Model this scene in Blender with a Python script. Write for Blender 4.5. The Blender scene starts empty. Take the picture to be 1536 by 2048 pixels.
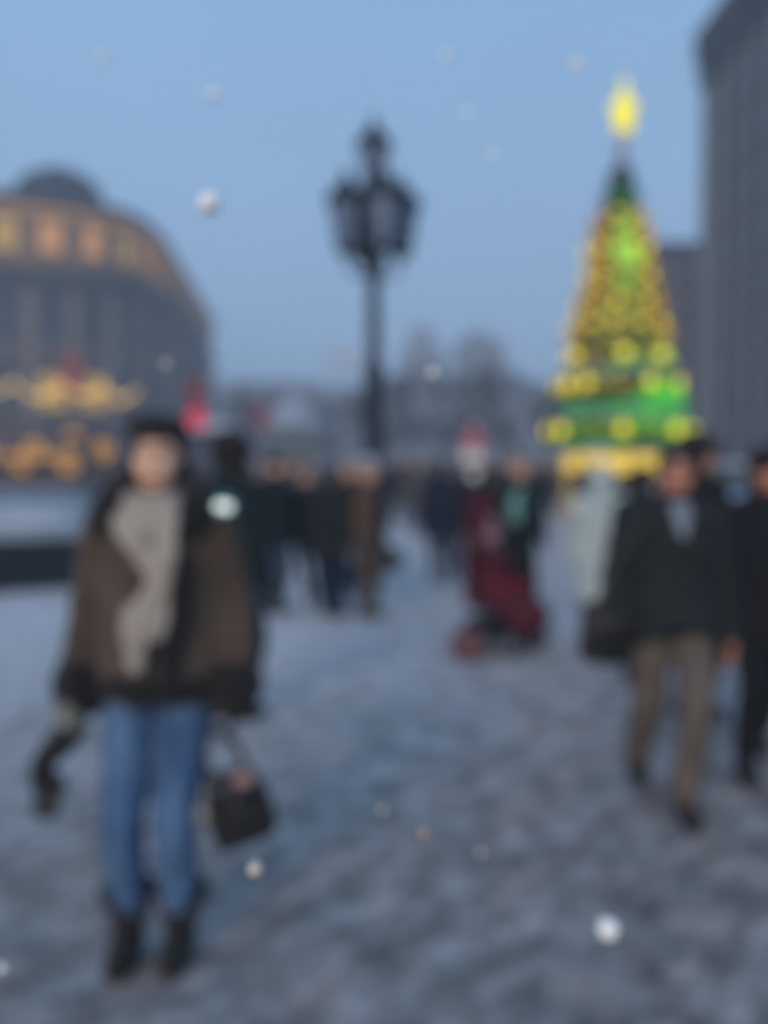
import bpy, bmesh, math, random
from mathutils import Vector, Matrix, noise, Euler
PI = math.pi
random.seed(7)
S = bpy.context.scene
COL = S.collection

# ------------------------------------------------------------------ camera
CH, PITCH, F = 1.535, math.atan(94 / 2000), 2000.0
cam = bpy.data.cameras.new('camera'); camo = bpy.data.objects.new('camera', cam); COL.objects.link(camo)
camo.location = (0, 0, CH); camo.rotation_euler = (PI / 2 - PITCH, 0, 0)
cam.sensor_fit = 'VERTICAL'; cam.sensor_height = 36; cam.lens = 36 * F / 2048
cam.clip_start = .05; cam.clip_end = 3000
# the photograph is far out of focus: a real lens focused close up
cam.dof.use_dof = True; cam.dof.focus_distance = .40; cam.dof.aperture_fstop = 3.25
S.camera = camo

# ------------------------------------------------------------------ sky, sun, exposure
SUN_EL, SUN_AZ = math.radians(17), math.radians(197)     # low, behind the photographer's left shoulder
world = bpy.data.worlds.new('World'); S.world = world; world.use_nodes = True
nt = world.node_tree; nt.nodes.clear()
out = nt.nodes.new('ShaderNodeOutputWorld'); bg = nt.nodes.new('ShaderNodeBackground')
sky = nt.nodes.new('ShaderNodeTexSky'); sky.sky_type = 'NISHITA'; sky.sun_disc = False
sky.sun_elevation = SUN_EL; sky.sun_rotation = SUN_AZ; sky.air_density = 1.0; sky.dust_density = .6; sky.ozone_density = 3
over = nt.nodes.new('ShaderNodeMix'); over.data_type = 'RGBA'; over.inputs[0].default_value = .86   # snow cloud over the clear sky
geo = nt.nodes.new('ShaderNodeTexCoord'); sep = nt.nodes.new('ShaderNodeSeparateXYZ')
ramp = nt.nodes.new('ShaderNodeValToRGB')
ramp.color_ramp.elements[0].position = 0.0; ramp.color_ramp.elements[0].color = (.250, .385, .62, 1)
ramp.color_ramp.elements[1].position = .5; ramp.color_ramp.elements[1].color = (.252, .442, .70, 1)
e = ramp.color_ramp.elements.new(.22); e.color = (.275, .442, .685, 1)
cn = nt.nodes.new('ShaderNodeTexNoise'); cn.inputs['Scale'].default_value = 2.2; cn.inputs['Detail'].default_value = 4
cm = nt.nodes.new('ShaderNodeMath'); cm.operation = 'MULTIPLY_ADD'; cm.inputs[1].default_value = .24; cm.inputs[2].default_value = .88
mul = nt.nodes.new('ShaderNodeVectorMath'); mul.operation = 'SCALE'
mul2 = nt.nodes.new('ShaderNodeMath'); mul2.operation = 'MULTIPLY'; mul2.inputs[1].default_value = 10.0
L = nt.links.new
L(geo.outputs['Generated'], sep.inputs[0]); L(sep.outputs['Z'], ramp.inputs[0])
L(geo.outputs['Generated'], cn.inputs['Vector']); L(cn.outputs['Fac'], cm.inputs[0]); L(cm.outputs[0], mul2.inputs[0])
L(ramp.outputs[0], mul.inputs[0]); L(mul2.outputs[0], mul.inputs['Scale'])
L(sky.outputs[0], over.inputs['A']); L(mul.outputs[0], over.inputs['B'])
L(over.outputs['Result'], bg.inputs[0]); bg.inputs[1].default_value = .10
L(bg.outputs[0], out.inputs['Surface'])
sl = bpy.data.lights.new('sun', 'SUN'); sl.energy = 1.45; sl.angle = math.radians(20); sl.color = (1, .79, .60)
so = bpy.data.objects.new('sun', sl); COL.objects.link(so)
sd = Vector((math.sin(SUN_AZ) * math.cos(SUN_EL), math.cos(SUN_AZ) * math.cos(SUN_EL), math.sin(SUN_EL)))
so.rotation_euler = (-sd).to_track_quat('-Z', 'Y').to_euler(); so.location = (-10, -30, 20)
S.view_settings.view_transform = 'Standard'; S.view_settings.look = 'None'
S.view_settings.exposure = .18; S.view_settings.gamma = 1; S.view_settings.use_curve_mapping = False
S.cycles.use_denoising = True; S.cycles.max_bounces = 5; S.cycles.volume_bounces = 1
S.cycles.use_adaptive_sampling = False; S.cycles.sample_clamp_indirect = 3

# ------------------------------------------------------------------ helpers
def W(px, py, Y):
    """Point at distance Y that the photograph shows at pixel (px, py)."""
    d = Vector(((px - 768) / F, math.cos(PITCH) + math.sin(PITCH) * (1024 - py) / F, -math.sin(PITCH) + math.cos(PITCH) * (1024 - py) / F))
    return Vector((0, 0, CH)) + d * (Y / d.y)
def GX(px, Y):
    return W(px, 930, Y).x

MATS = {}
def mat(name, col, rough=.85, var=.25, scale=8, bump=.0, bscale=40, emit=None, estr=1, metal=0, spec=.3, sheen=0, col2=None, stretch=(1, 1, 1)):
    if name in MATS: return MATS[name]
    m = bpy.data.materials.new(name); m.use_nodes = True; n = m.node_tree.nodes; l = m.node_tree.links
    b = n['Principled BSDF']; b.inputs['Roughness'].default_value = rough; b.inputs['Metallic'].default_value = metal
    b.inputs['Specular IOR Level'].default_value = spec
    if sheen: b.inputs['Sheen Weight'].default_value = sheen
    tc = n.new('ShaderNodeTexCoord'); mp = n.new('ShaderNodeMapping'); mp.inputs['Scale'].default_value = stretch
    l.new(tc.outputs['Object'], mp.inputs[0])
    nz = n.new('ShaderNodeTexNoise'); nz.inputs['Scale'].default_value = scale; nz.inputs['Detail'].default_value = 6; nz.inputs['Roughness'].default_value = .6
    l.new(mp.outputs[0], nz.inputs['Vector'])
    r = n.new('ShaderNodeValToRGB'); l.new(nz.outputs['Fac'], r.inputs[0])
    r.color_ramp.elements[0].position = .3; r.color_ramp.elements[1].position = .7
    c2 = col2 or tuple(min(1, c * (1 + var)) for c in col)
    r.color_ramp.elements[0].color = (*[c * (1 - var) for c in col], 1); r.color_ramp.elements[1].color = (*c2, 1)
    l.new(r.outputs[0], b.inputs['Base Color'])
    if bump:
        nb = n.new('ShaderNodeTexNoise'); nb.inputs['Scale'].default_value = bscale; nb.inputs['Detail'].default_value = 4
        l.new(mp.outputs[0], nb.inputs['Vector'])
        bp = n.new('ShaderNodeBump'); bp.inputs['Strength'].default_value = bump; bp.inputs['Distance'].default_value = .02
        l.new(nb.outputs['Fac'], bp.inputs['Height']); l.new(bp.outputs[0], b.inputs['Normal'])
    if emit:
        b.inputs['Emission Color'].default_value = (*emit, 1); b.inputs['Emission Strength'].default_value = estr
    MATS[name] = m; return m

def cloth(name, col, **k):
    k.setdefault('bump', .35); k.setdefault('bscale', 60); k.setdefault('rough', .95); k.setdefault('sheen', 0); k.setdefault('spec', .12)
    return mat(name, col, **k)

SKIN = mat('skin', (.56, .32, .22), .6, .08, 14, .05)
SKIN_RED = mat('skin_ruddy', (.50, .22, .14), .6, .1, 14, .05)
DARK = cloth('black_wool', (.014, .016, .020))
DARKGREEN = cloth('black_green_cloth', (.012, .020, .024))
NAVY = cloth('navy_cloth', (.012, .017, .032))
CHAR = cloth('charcoal_cloth', (.022, .027, .030))
HAIRM = mat('dark_hair', (.012, .010, .010), .6, .4, 30, .6, 90, stretch=(1, 1, .2))
LEATHER = mat('black_leather', (.012, .014, .016), .45, .3, 20, .2, 50)
JEANS = cloth('blue_denim', (.034, .080, .23), var=.45, scale=7, col2=(.13, .23, .38), stretch=(1, 1, .35))
JEANS_GREY = cloth('grey_denim', (.05, .07, .11))
JEANS_DARK = cloth('dark_denim', (.010, .020, .05))
TAN = cloth('tan_wool', (.10, .062, .045))
BEIGE = cloth('beige_grey_wool', (.125, .105, .090))
GOLD_LIT = mat('gold_light', (.5, .4, .05), .5, .1, 20, emit=(1, .72, .07), estr=1.25)
SNOW = mat('snow', (.66, .70, .76), .8, .10, 2.5, .5, 9)
IRON = mat('dark_iron', (.016, .020, .030), .5, .3, 10, .1, 40, metal=.3)

def setp(o, label=None, cat=None, group=None, kind=None):
    if label: o['label'] = label
    if cat: o['category'] = cat
    if group: o['group'] = group
    if kind: o['kind'] = kind
    return o
def empty(name, loc, rz=0, label=None, cat=None, group=None, s=1):
    o = bpy.data.objects.new(name, None); COL.objects.link(o); o.location = loc; o.rotation_euler = (0, 0, rz); o.scale = (s, s, s)
    o.empty_display_size = .1
    return setp(o, label, cat, group)
def link(name, me, m, parent=None, smooth=True, loc=None, rot=None):
    if isinstance(me, bmesh.types.BMesh):
        b = me; me = bpy.data.meshes.new(name); b.to_mesh(me); b.free()
    if m and not me.materials: me.materials.append(m)
    if smooth and len(me.polygons): me.polygons.foreach_set('use_smooth', [True] * len(me.polygons))
    o = bpy.data.objects.new(name, me); COL.objects.link(o)
    if parent: o.parent = parent
    if loc is not None: o.location = loc
    if rot is not None: o.rotation_euler = rot
    return o
def copy_tree(o, parent=None):
    c = o.copy(); COL.objects.link(c); c.parent = parent
    for ch in list(o.children): copy_tree(ch, c)
    return c

def NB(): return bmesh.new()
def frame_of(d):
    d = d.normalized(); a = Vector((0, 0, 1)) if abs(d.z) < .9 else Vector((0, 1, 0))
    u = d.cross(a).normalized(); v = d.cross(u).normalized(); return u, v
def rings_to(bm, rings, cap=True):
    vs = [[bm.verts.new(p) for p in r] for r in rings]; n = len(rings[0])
    for a, b in zip(vs, vs[1:]):
        for i in range(n): bm.faces.new((a[i], a[(i + 1) % n], b[(i + 1) % n], b[i]))
    if cap: bm.faces.new(list(reversed(vs[0]))); bm.faces.new(vs[-1])
    return vs
def capsule(bm, a, b, ra, rb, n=12, flat=1.0):
    a, b = Vector(a), Vector(b); d = b - a
    if d.length < 1e-5: d = Vector((0, 0, 1e-4))
    u, v = frame_of(d); dn = d.normalized(); rings = []
    for t in (-80, -50, -25, 0): rings.append((a + dn * ra * math.sin(math.radians(t)), ra * math.cos(math.radians(t))))
    for t in (0, 25, 50, 80): rings.append((b + dn * rb * math.sin(math.radians(t)), rb * math.cos(math.radians(t))))
    rings_to(bm, [[c + u * r * math.cos(2 * PI * i / n) + v * r * flat * math.sin(2 * PI * i / n) for i in range(n)] for c, r in rings])
def tube(bm, pts, rs, n=10):
    pts = [Vector(p) for p in pts]
    if not hasattr(rs, '__len__'): rs = [rs] * len(pts)
    R = []; u = None
    for i, p in enumerate(pts):
        d = (pts[min(i + 1, len(pts) - 1)] - pts[max(i - 1, 0)]).normalized()
        if u is None: u, v = frame_of(d)
        else:
            u = (u - d * u.dot(d)).normalized(); v = d.cross(u)
        R.append([p + u * rs[i] * math.cos(2 * PI * k / n) + v * rs[i] * math.sin(2 * PI * k / n) for k in range(n)])
    rings_to(bm, R)
def ellips(bm, c, r, rot=None, seg=16, rg=10):
    M = Matrix.Translation(c) @ (Euler(rot).to_matrix().to_4x4() if rot else Matrix.Identity(4)) @ Matrix.Diagonal((*r, 1))
    bmesh.ops.create_uvsphere(bm, u_segments=seg, v_segments=rg, radius=1, matrix=M)
def box(bm, c, s, rz=0, bevel=0, M=None):
    m = (M or Matrix.Identity(4)) @ Matrix.Translation(c) @ Matrix.Rotation(rz, 4, 'Z') @ Matrix.Diagonal((*s, 1))
    r = bmesh.ops.create_cube(bm, size=1, matrix=m)
    if bevel:
        es = list({e for v in r['verts'] for e in v.link_edges})
        bmesh.ops.bevel(bm, geom=es, offset=bevel, segments=2, affect='EDGES')
def lathe(bm, prof, n=20, c=(0, 0, 0), sx=1, sy=1):
    c = Vector(c)
    rings_to(bm, [[c + Vector((r * sx * math.cos(2 * PI * i / n), r * sy * math.sin(2 * PI * i / n), z)) for i in range(n)] for r, z in prof])
def ribbon(bm, pts, wid, thick, nrm=Vector((0, -1, 0)), wave=.0):
    """A cloth strip of real thickness along pts."""
    pts = [Vector(p) for p in pts]; R = []; N = 10
    for i, p in enumerate(pts):
        d = (pts[min(i + 1, len(pts) - 1)] - pts[max(i - 1, 0)]).normalized()
        s = d.cross(nrm).normalized(); w = wid[i] if hasattr(wid, '__len__') else wid
        up = []; dn = []
        for k in range(N + 1):
            t = k / N * 2 - 1
            o = nrm * (wave * math.sin(t * 7 + i * .4) - abs(t) ** 3 * thick * .3)
            up.append(p + s * t * w / 2 + o + nrm * thick / 2); dn.append(p + s * t * w / 2 + o - nrm * thick / 2)
        R.append(up + dn[::-1])
    rings_to(bm, R)
def spline(P, n=8):
    P = [Vector(p) for p in P]; Q = [2 * P[0] - P[1]] + P + [2 * P[-1] - P[-2]]; o = []
    for i in range(1, len(Q) - 2):
        for k in range(n):
            t = k / n; a, b, c, d = Q[i - 1:i + 3]
            o.append(.5 * ((2 * b) + (c - a) * t + (2 * a - 5 * b + 4 * c - d) * t * t + (3 * b - a - 3 * c + d) * t ** 3))
    o.append(P[-1]); return o

TMP = bpy.data.scenes.new('tmp')
def fuse(bm, voxel=.012, smooth=4, folds=0, fz=2.0, fx=14.0, seed=0):
    """Melt overlapping closed shells into one continuous skin, then fold it."""
    me = bpy.data.meshes.new('raw'); bm.to_mesh(me); bm.free()
    o = bpy.data.objects.new('raw', me); TMP.collection.objects.link(o)
    r = o.modifiers.new('r', 'REMESH'); r.mode = 'VOXEL'; r.voxel_size = voxel
    s = o.modifiers.new('s', 'SMOOTH'); s.factor = .5; s.iterations = smooth
    vl = TMP.view_layers[0]; vl.update(); dg = vl.depsgraph; dg.update()
    m = bpy.data.meshes.new_from_object(o.evaluated_get(dg), depsgraph=dg)
    TMP.collection.objects.unlink(o); bpy.data.objects.remove(o); bpy.data.meshes.remove(me)
    if folds:
        no = [v.normal.copy() for v in m.vertices]; sv = Vector((seed * 3.1, seed, 0))
        for v, nn in zip(m.vertices, no):
            p = v.co; f = noise.noise(Vector((p.x * fx, p.y * fx, p.z * fz)) + sv) + .5 * noise.noise(p * 25 + sv)
            v.co = p + nn * f * folds
    return m

# ------------------------------------------------------------------ people
def ik(a, b, l1, l2, pole):
    a, b = Vector(a), Vector(b); d = b - a; D = min(d.length, (l1 + l2) * .999); dn = d.normalized()
    x = (l1 * l1 - l2 * l2 + D * D) / (2 * D); h = math.sqrt(max(l1 * l1 - x * x, 1e-6))
    p = Vector(pole); p = (p - dn * p.dot(dn)).normalized(); return a + dn * x + p * h, a + dn * D

def hand_shape(bm, wrist, down, side, near, curl=.5, front=Vector((0, -1, 0))):
    """Palm, four unequal bent fingers and a thumb leaving the side of the palm. side is the direction to the thumb."""
    w = Vector(wrist); d = Vector(down).normalized()
    side = Vector(side); side = (side - d * side.dot(d)).normalized(); inn = d.cross(side)
    if inn.dot(front) < 0: pass
    capsule(bm, w, w + d * .035, .026, .032, 10, .62); capsule(bm, w + d * .03 + side * .012, w + d * .075 + side * .016, .024, .021, 10, .7)
    capsule(bm, w + d * .03 - side * .014, w + d * .070 - side * .018, .024, .020, 10, .7)
    ln = (.072, .080, .075, .060)
    for k in range(4):
        s = (1.5 - k) * .0205; base = w + d * .078 + side * s; L_ = ln[k]
        j1 = base + d * L_ * .45 + inn * curl * .018; j2 = j1 + (d * .55 + inn * curl).normalized() * L_ * .32; j3 = j2 + (d * .15 + inn * curl).normalized() * L_ * .26
        capsule(bm, base, j1, .0098, .009, 8); capsule(bm, j1, j2, .009, .0082, 8); capsule(bm, j2, j3, .0082, .0072, 8)
    t0 = w + d * .028 + side * .026; t1 = t0 + (d * .6 + side * .75).normalized() * .034; t2 = t1 + (d * .95 + side * .12 + inn * curl * .5).normalized() * .032
    capsule(bm, t0, t1, .013, .0105, 8); capsule(bm, t1, t2, .0105, .0085, 8)

def person(px, Y, H, label, rz=0, coat=None, coatm=None, hem=.80, hemr=(.21, .15), legm=None, bootm=None, skin=None, hat=None, hatm=None,
           hair=None, feet=((-.09, 0, 0), (.09, 0, 0)), hands=None, near=False, group=None, scarf=None, notch=0, sleeve=.062, cuff=.055, stop=None, legend=.06, shaft=.13, bootk=1.0, hipx=.088, kneein=.1,
           head=(0, 0), flare=0, legr=1.0, foldamp=.008, lean=0, gloves='leather', x=None, wid=1.0):
    vx = .0085 if near else (.016 if Y < 12 else .026)
    root = empty('person', (GX(px, Y) if x is None else x, Y, 0), rz, label, 'person', group, H / 1.70)
    gloves = LEATHER if gloves == 'leather' else gloves
    skin = skin or SKIN; legm = legm or DARK; bootm = bootm or LEATHER; coatm = coatm or DARK
    sw = .172 * wid
    hipz = .90; hips = [Vector((-hipx, 0, hipz)), Vector((hipx, 0, hipz))]
    up = Vector((0, -lean, 0)); sh = [Vector((-sw, 0, 1.385)) + up, Vector((sw, 0, 1.385)) + up]
    hands = hands or ((-.27, -.02, .80), (.27, -.02, .80))
    an = [Vector((f[0], f[1], .085 + f[2])) for f in feet]
    kn = []; ank = []
    for i in range(2):
        k, a2 = ik(hips[i], an[i], .425, .425, ((-kneein, kneein)[i], -1, 0)); kn.append(k); ank.append(an[i])
    el = []; wr = []
    for i in range(2):
        e_, w_ = ik(sh[i], hands[i], .29, .265, ((-.28, .28)[i], 1, -.1)); el.append(e_); wr.append(w_)
    hc = Vector((0, -.012, 1.588)) + up
    # body: one continuous surface
    b = NB()
    ellips(b, (0, .0, .95), (.150, .105, .12)); ellips(b, Vector((0, 0, 1.08)) + up * .3, (.13, .095, .15)); ellips(b, Vector((0, 0, 1.27)) + up * .7, (.155, .108, .16))
    capsule(b, sh[0], sh[1], .042, .042); capsule(b, Vector((0, .01, 1.38)) + up, Vector((0, -.002, 1.51)) + up, .060, .052)
    ht = Matrix.Translation(hc) @ Euler((head[1], 0, head[0])).to_matrix().to_4x4()
    hb = NB()
    ellips(hb, (0, .012, .022), (.076, .094, .090)); ellips(hb, (0, -.028, -.035), (.060, .066, .072)); ellips(hb, (0, -.055, -.083), (.030, .028, .026))
    capsule(hb, (0, -.088, .010), (0, -.106, -.022), .009, .0135, 10); ellips(hb, (-.012, -.096, -.027), (.009, .010, .008)); ellips(hb, (.012, -.096, -.027), (.009, .010, .008))
    ellips(hb, (0, -.080, .034), (.052, .020, .013))
    for s in (-1, 1):
        ellips(hb, (s * .037, -.062, -.018), (.026, .026, .022)); ellips(hb, (s * .078, .008, -.005), (.010, .018, .030))
    ellips(hb, (0, -.090, -.052), (.022, .011, .0065)); ellips(hb, (0, -.088, -.063), (.019, .011, .007))
    bmesh.ops.transform(hb, matrix=ht, verts=hb.verts)
    tmpm = bpy.data.meshes.new('t'); hb.to_mesh(tmpm); hb.free(); b.from_mesh(tmpm); bpy.data.meshes.remove(tmpm)
    for i in range(2):
        capsule(b, sh[i], el[i], .048, .040); capsule(b, el[i], wr[i], .040, .027)
        dn = (wr[i] - el[i]).normalized(); dn = (dn + Vector((0, 0, -.5))).normalized()
        gl = NB() if gloves else None; tgt = gl if gloves else b
        side = Vector((0, -1, 0)) if True else None
        hand_shape(tgt, wr[i], dn, side if i == 0 else side, near)
        if gloves: capsule(gl, wr[i] - dn * .05, wr[i], .036, .031); link('glove', fuse(gl, .0065 if near else vx * .6, 2), gloves, root)
        q_ = min(1, legr) * .9; capsule(b, hips[i], kn[i], .082 * q_, .056 * q_); capsule(b, kn[i], ank[i], .056 * q_, .036); capsule(b, ank[i], ank[i] + Vector((0, -.12, -.05)), .036, .026)
    link('body', fuse(b, .0075 if near else vx, 2), skin, root)
    # face pieces
    def hp(v): return ht @ Vector(v)
    if Y < 14:
        for s in (-1, 1):
            q = NB(); ellips(q, hp((s * .031, -.083, .010)), (.0125, .010, .0065), seg=10, rg=6); ew = link('eye', q, mat('eye_white', (.50, .47, .44), .3, .05, 40), root); q = NB(); ellips(q, hp((s * .031, -.0905, .010)), (.0058, .0042, .0060), seg=10, rg=6); link('iris', q, mat('iris', (.02, .014, .010), .2, .2, 40), ew)
            q = NB(); tube(q, [hp(v_) for v_ in ((s * .014, -.100, .031), (s * .026, -.1005, .037), (s * .040, -.096, .038), (s * .050, -.086, .033))], [.0022, .0042, .0036, .0015], 6); link('eyebrow', q, HAIRM, root)
        q = NB(); ellips(q, hp((0, -.0955, -.057)), (.021, .0075, .0075), seg=12, rg=6); link('lips', q, mat('lips', (.30, .09, .07), .5, .1), root)
    # trousers
    b = NB(); ellips(b, (0, .005, .94), (.165, .12, .13))
    for i in range(2):
        dl = (kn[i] - ank[i]).normalized(); capsule(b, hips[i] + Vector((0, .0, -.02)), kn[i], .092 * legr, .068 * legr); capsule(b, kn[i], ank[i] + dl * legend, .068 * legr, .062 * legr)
    link('trousers', fuse(b, vx, 3, .010 if near else .006, 7, 9, px), legm, root)
    # boots, each of its own
    for i in range(2):
        b = NB(); a = ank[i]; t = (a - kn[i]).normalized()
        capsule(b, a - t * shaft, a, .050 * bootk, .048 * bootk); capsule(b, a + Vector((0, .02, -.035)), a + Vector((0, -.10, -.040)), .046 * bootk, .044 * bootk, 12)
        capsule(b, a + Vector((0, -.10, -.040)), a + Vector((0, -.165, -.050)), .044 * bootk, .032 * bootk); box(b, a + Vector((0, -.05, -.072)), (.078 * bootk, .26, .026), 0, .008)
        link('boot', fuse(b, .01 if near else vx, 2), bootm, root)
    # coat: shell with its own hem line, sleeves grown into it
    if coat != 'none':
        b = NB(); n = 28; prof = [(1.475, .062, .062), (1.452, .088, .078), (1.425, .125, .10), (1.385, sw - .012, .118), (1.33, sw + .022, .13), (1.25, sw + .032, .14), (1.10, sw + .018, .135)]
        R = []
        for z, rx, ry in prof: R.append([Vector((rx * math.cos(2 * PI * k / n), ry * math.sin(2 * PI * k / n), z)) + up * ((z - .9) / .5) for k in range(n)])
        m_ = 6
        for j in range(1, m_ + 1):
            t = j / m_; r = []
            for k in range(n):
                an_ = 2 * PI * k / n; fr = max(0, -math.sin(an_)) ** 10; hz = hem + notch * fr
                z = 1.10 + (hz - 1.10) * t; rx = (sw + .018) * (1 - t) + hemr[0] * t; ry = .135 * (1 - t) + hemr[1] * t
                w = 1 + flare * math.sin(an_ * 9) * t
                r.append(Vector((rx * w * math.cos(an_), ry * w * math.sin(an_), z)) + up * max(0, (z - .9) / .5))
            R.append(r)
        rings_to(b, [[p for p in r] for r in R])
        bmesh.ops.recalc_face_normals(b, faces=b.faces)
        capsule(b, sh[0], sh[1], .060, .060, 12, 1.25)
        for i in range(2):
            capsule(b, Vector((0, 0, 1.43)) + up, sh[i], .060, .056, 12, 1.2)
            capsule(b, sh[i] + Vector((0, 0, -.01)), el[i], stop or sleeve + .008, sleeve); capsule(b, el[i], wr[i] - (wr[i] - el[i]).normalized() * .01, sleeve, cuff)
        link('coat', fuse(b, .011 if near else vx, 4, foldamp, 2.2, 12, px * .37), coatm, root)
        b = NB(); lathe(b, [(.075, 1.42), (.100, 1.43), (.098, 1.49), (.078, 1.505), (.066, 1.47)], 20, up, 1, .95); link('collar', fuse(b, .012, 2, .004, 9, 9, 1), coatm, root)
    # hair / headwear
    hm = hair or HAIRM
    b = NB(); ellips(b, (0, .024, .034), (.086, .098, .092)); ellips(b, (0, .060, -.02), (.070, .055, .085))
    bmesh.ops.transform(b, matrix=ht, verts=b.verts); link('hair', fuse(b, .01 if near else .014, 1, .006, 4, 22, px), hm, root)
    if hat:
        b = NB()
        if hat == 'beanie':
            ellips(b, (0, .012, .060), (.096, .108, .088)); lathe(b, [(.094, .030), (.102, .034), (.104, .065), (.094, .075)], 20, (0, .010, 0), 1, 1.08)
        elif hat == 'fur':
            ellips(b, (0, .014, .068), (.122, .128, .098)); lathe(b, [(.10, .005), (.132, .012), (.14, .06), (.12, .085)], 20, (0, .012, 0), 1, 1.05)
            for s in (-1, 1): ellips(b, (s * .095, .012, -.035), (.032, .055, .06))
        elif hat == 'beret':
            ellips(b, (-.004, .025, .096), (.100, .112, .052), (0, .10, 0)); lathe(b, [(.082, .056), (.088, .060), (.090, .078), (.082, .085)], 20, (0, .012, 0), 1, 1.08)
        elif hat == 'cap':
            ellips(b, (0, .008, .060), (.094, .104, .074)); ellips(b, (0, -.095, .042), (.066, .055, .010), (.25, 0, 0))
        elif hat == 'hood':
            ellips(b, (0, .040, .022), (.122, .122, .130)); ellips(b, (0, .05, -.09), (.125, .115, .10))
            bmesh.ops.recalc_face_normals(b, faces=b.faces)
        bmesh.ops.transform(b, matrix=ht, verts=b.verts)
        link('hood' if hat == 'hood' else 'hat', fuse(b, .009 if near else .014, 2, .007 if hat == 'fur' else .003, 12, 12, px), hatm or DARK, root)
    if scarf:
        b = NB(); lathe(b, [(.075, 1.43), (.105, 1.44), (.112, 1.475), (.100, 1.51), (.07, 1.505)], 20, up, 1, 1)
        ribbon(b, [Vector(p) + up for p in ((.03, -.09, 1.47), (.05, -.135, 1.38), (.045, -.162, 1.26), (.05, -.165, 1.12))], .10, .02)
        link('scarf', fuse(b, .012, 2, .005, 5, 16, 2), scarf, root)
    return root, dict(wr=wr, el=el, sh=sh, ht=ht)

# ================================================================== THE SETTING
# ground: one sheet, finer where the camera is close, trodden snow in relief
def snow_ground_material():
    m = bpy.data.materials.new('trodden_snow'); m.use_nodes = True; n = m.node_tree.nodes; l = m.node_tree.links; b = n['Principled BSDF']
    b.inputs['Roughness'].default_value = .7; b.inputs['Specular IOR Level'].default_value = .25
    tc = n.new('ShaderNodeTexCoord')
    def nz(scale, rot, st, det=6):
        mp = n.new('ShaderNodeMapping'); mp.inputs['Rotation'].default_value = (0, 0, rot); mp.inputs['Scale'].default_value = st
        t = n.new('ShaderNodeTexNoise'); t.inputs['Scale'].default_value = scale; t.inputs['Detail'].default_value = det; t.inputs['Roughness'].default_value = .62
        mr_ = n.new('ShaderNodeMapping'); mr_.inputs['Rotation'].default_value = (0, 0, rot); mp.inputs['Rotation'].default_value = (0, 0, 0)
        l.new(tc.outputs['Object'], mr_.inputs[0]); l.new(mr_.outputs[0], mp.inputs[0]); l.new(mp.outputs[0], t.inputs[0]); return t
    big = nz(.45, .3, (1, 1, 1)); st = nz(6.0, .6, (1.2, .62, 1)); fine = nz(11, .4, (1.3, .7, 1)); brown = nz(3.0, .5, (1.4, .6, 1), 4)
    def math_(op, a, b_=None, c=None):
        q = n.new('ShaderNodeMath'); q.operation = op
        for i, v in enumerate((a, b_, c)):
            if v is None: continue
            if isinstance(v, (int, float)): q.inputs[i].default_value = v
            else: l.new(v, q.inputs[i])
        return q.outputs[0]
    # tread wear: the path people take up to the camera is dirtier than the open square
    sx = n.new('ShaderNodeSeparateXYZ'); l.new(tc.outputs['Object'], sx.inputs[0])
    mr = n.new('ShaderNodeMapRange'); mr.inputs['From Min'].default_value = 2.6; mr.inputs['From Max'].default_value = 10; mr.inputs['To Min'].default_value = 0.0; mr.inputs['To Max'].default_value = .52
    mr.interpolation_type = 'SMOOTHSTEP'; l.new(sx.outputs['Y'], mr.inputs['Value'])
    mx = n.new('ShaderNodeMapRange'); mx.inputs['From Min'].default_value = -2.6; mx.inputs['From Max'].default_value = 2.2; mx.inputs['To Min'].default_value = .17; mx.inputs['To Max'].default_value = -.03
    l.new(sx.outputs['X'], mx.inputs['Value'])
    v = math_('MULTIPLY_ADD', big.outputs['Fac'], .35, -.17); v = math_('ADD', v, math_('MULTIPLY_ADD', st.outputs['Fac'], 1.9, -.93))
    v = math_('ADD', v, math_('MULTIPLY_ADD', fine.outputs['Fac'], .5, -.25)); v = math_('ADD', v, mr.outputs[0]); v = math_('ADD', v, mx.outputs[0])
    v = math_('ADD', v, .235)
    r = n.new('ShaderNodeValToRGB'); l.new(v, r.inputs[0]); e = r.color_ramp.elements
    e[0].position = .0; e[0].color = (.13, .122, .118, 1); e[1].position = 1; e[1].color = (.60, .605, .625, 1)
    q = r.color_ramp.elements.new(.35); q.color = (.26, .255, .255, 1); q = r.color_ramp.elements.new(.65); q.color = (.43, .43, .44, 1)
    mixb = n.new('ShaderNodeMix'); mixb.data_type = 'RGBA'; mixb.blend_type = 'MULTIPLY'
    br = n.new('ShaderNodeMapRange'); br.inputs['From Min'].default_value = .45; br.inputs['From Max'].default_value = .65; xm = n.new('ShaderNodeMapRange'); xm.inputs['From Min'].default_value = .2; xm.inputs['From Max'].default_value = .8; xm.inputs['To Min'].default_value = -.03; xm.inputs['To Max'].default_value = .08; l.new(sx.outputs['X'], xm.inputs['Value']); l.new(math_('ADD', brown.outputs['Fac'], xm.outputs[0]), br.inputs['Value'])
    l.new(math_('MULTIPLY', br.outputs[0], .75), mixb.inputs[0]); l.new(r.outputs[0], mixb.inputs['A']); mixb.inputs['B'].default_value = (1.0, .82, .78, 1)
    l.new(mixb.outputs['Result'], b.inputs['Base Color'])
    bp = n.new('ShaderNodeBump'); bp.inputs['Strength'].default_value = .6; bp.inputs['Distance'].default_value = .03; l.new(fine.outputs['Fac'], bp.inputs['Height']); l.new(bp.outputs[0], b.inputs['Normal'])
    return m
def axis(lims):
    o = []
    for a, b, s in lims:
        k = max(1, int((b - a) / s)); o += [a + (b - a) * i / k for i in range(k)]
    o.append(lims[-1][1]); return o
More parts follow.
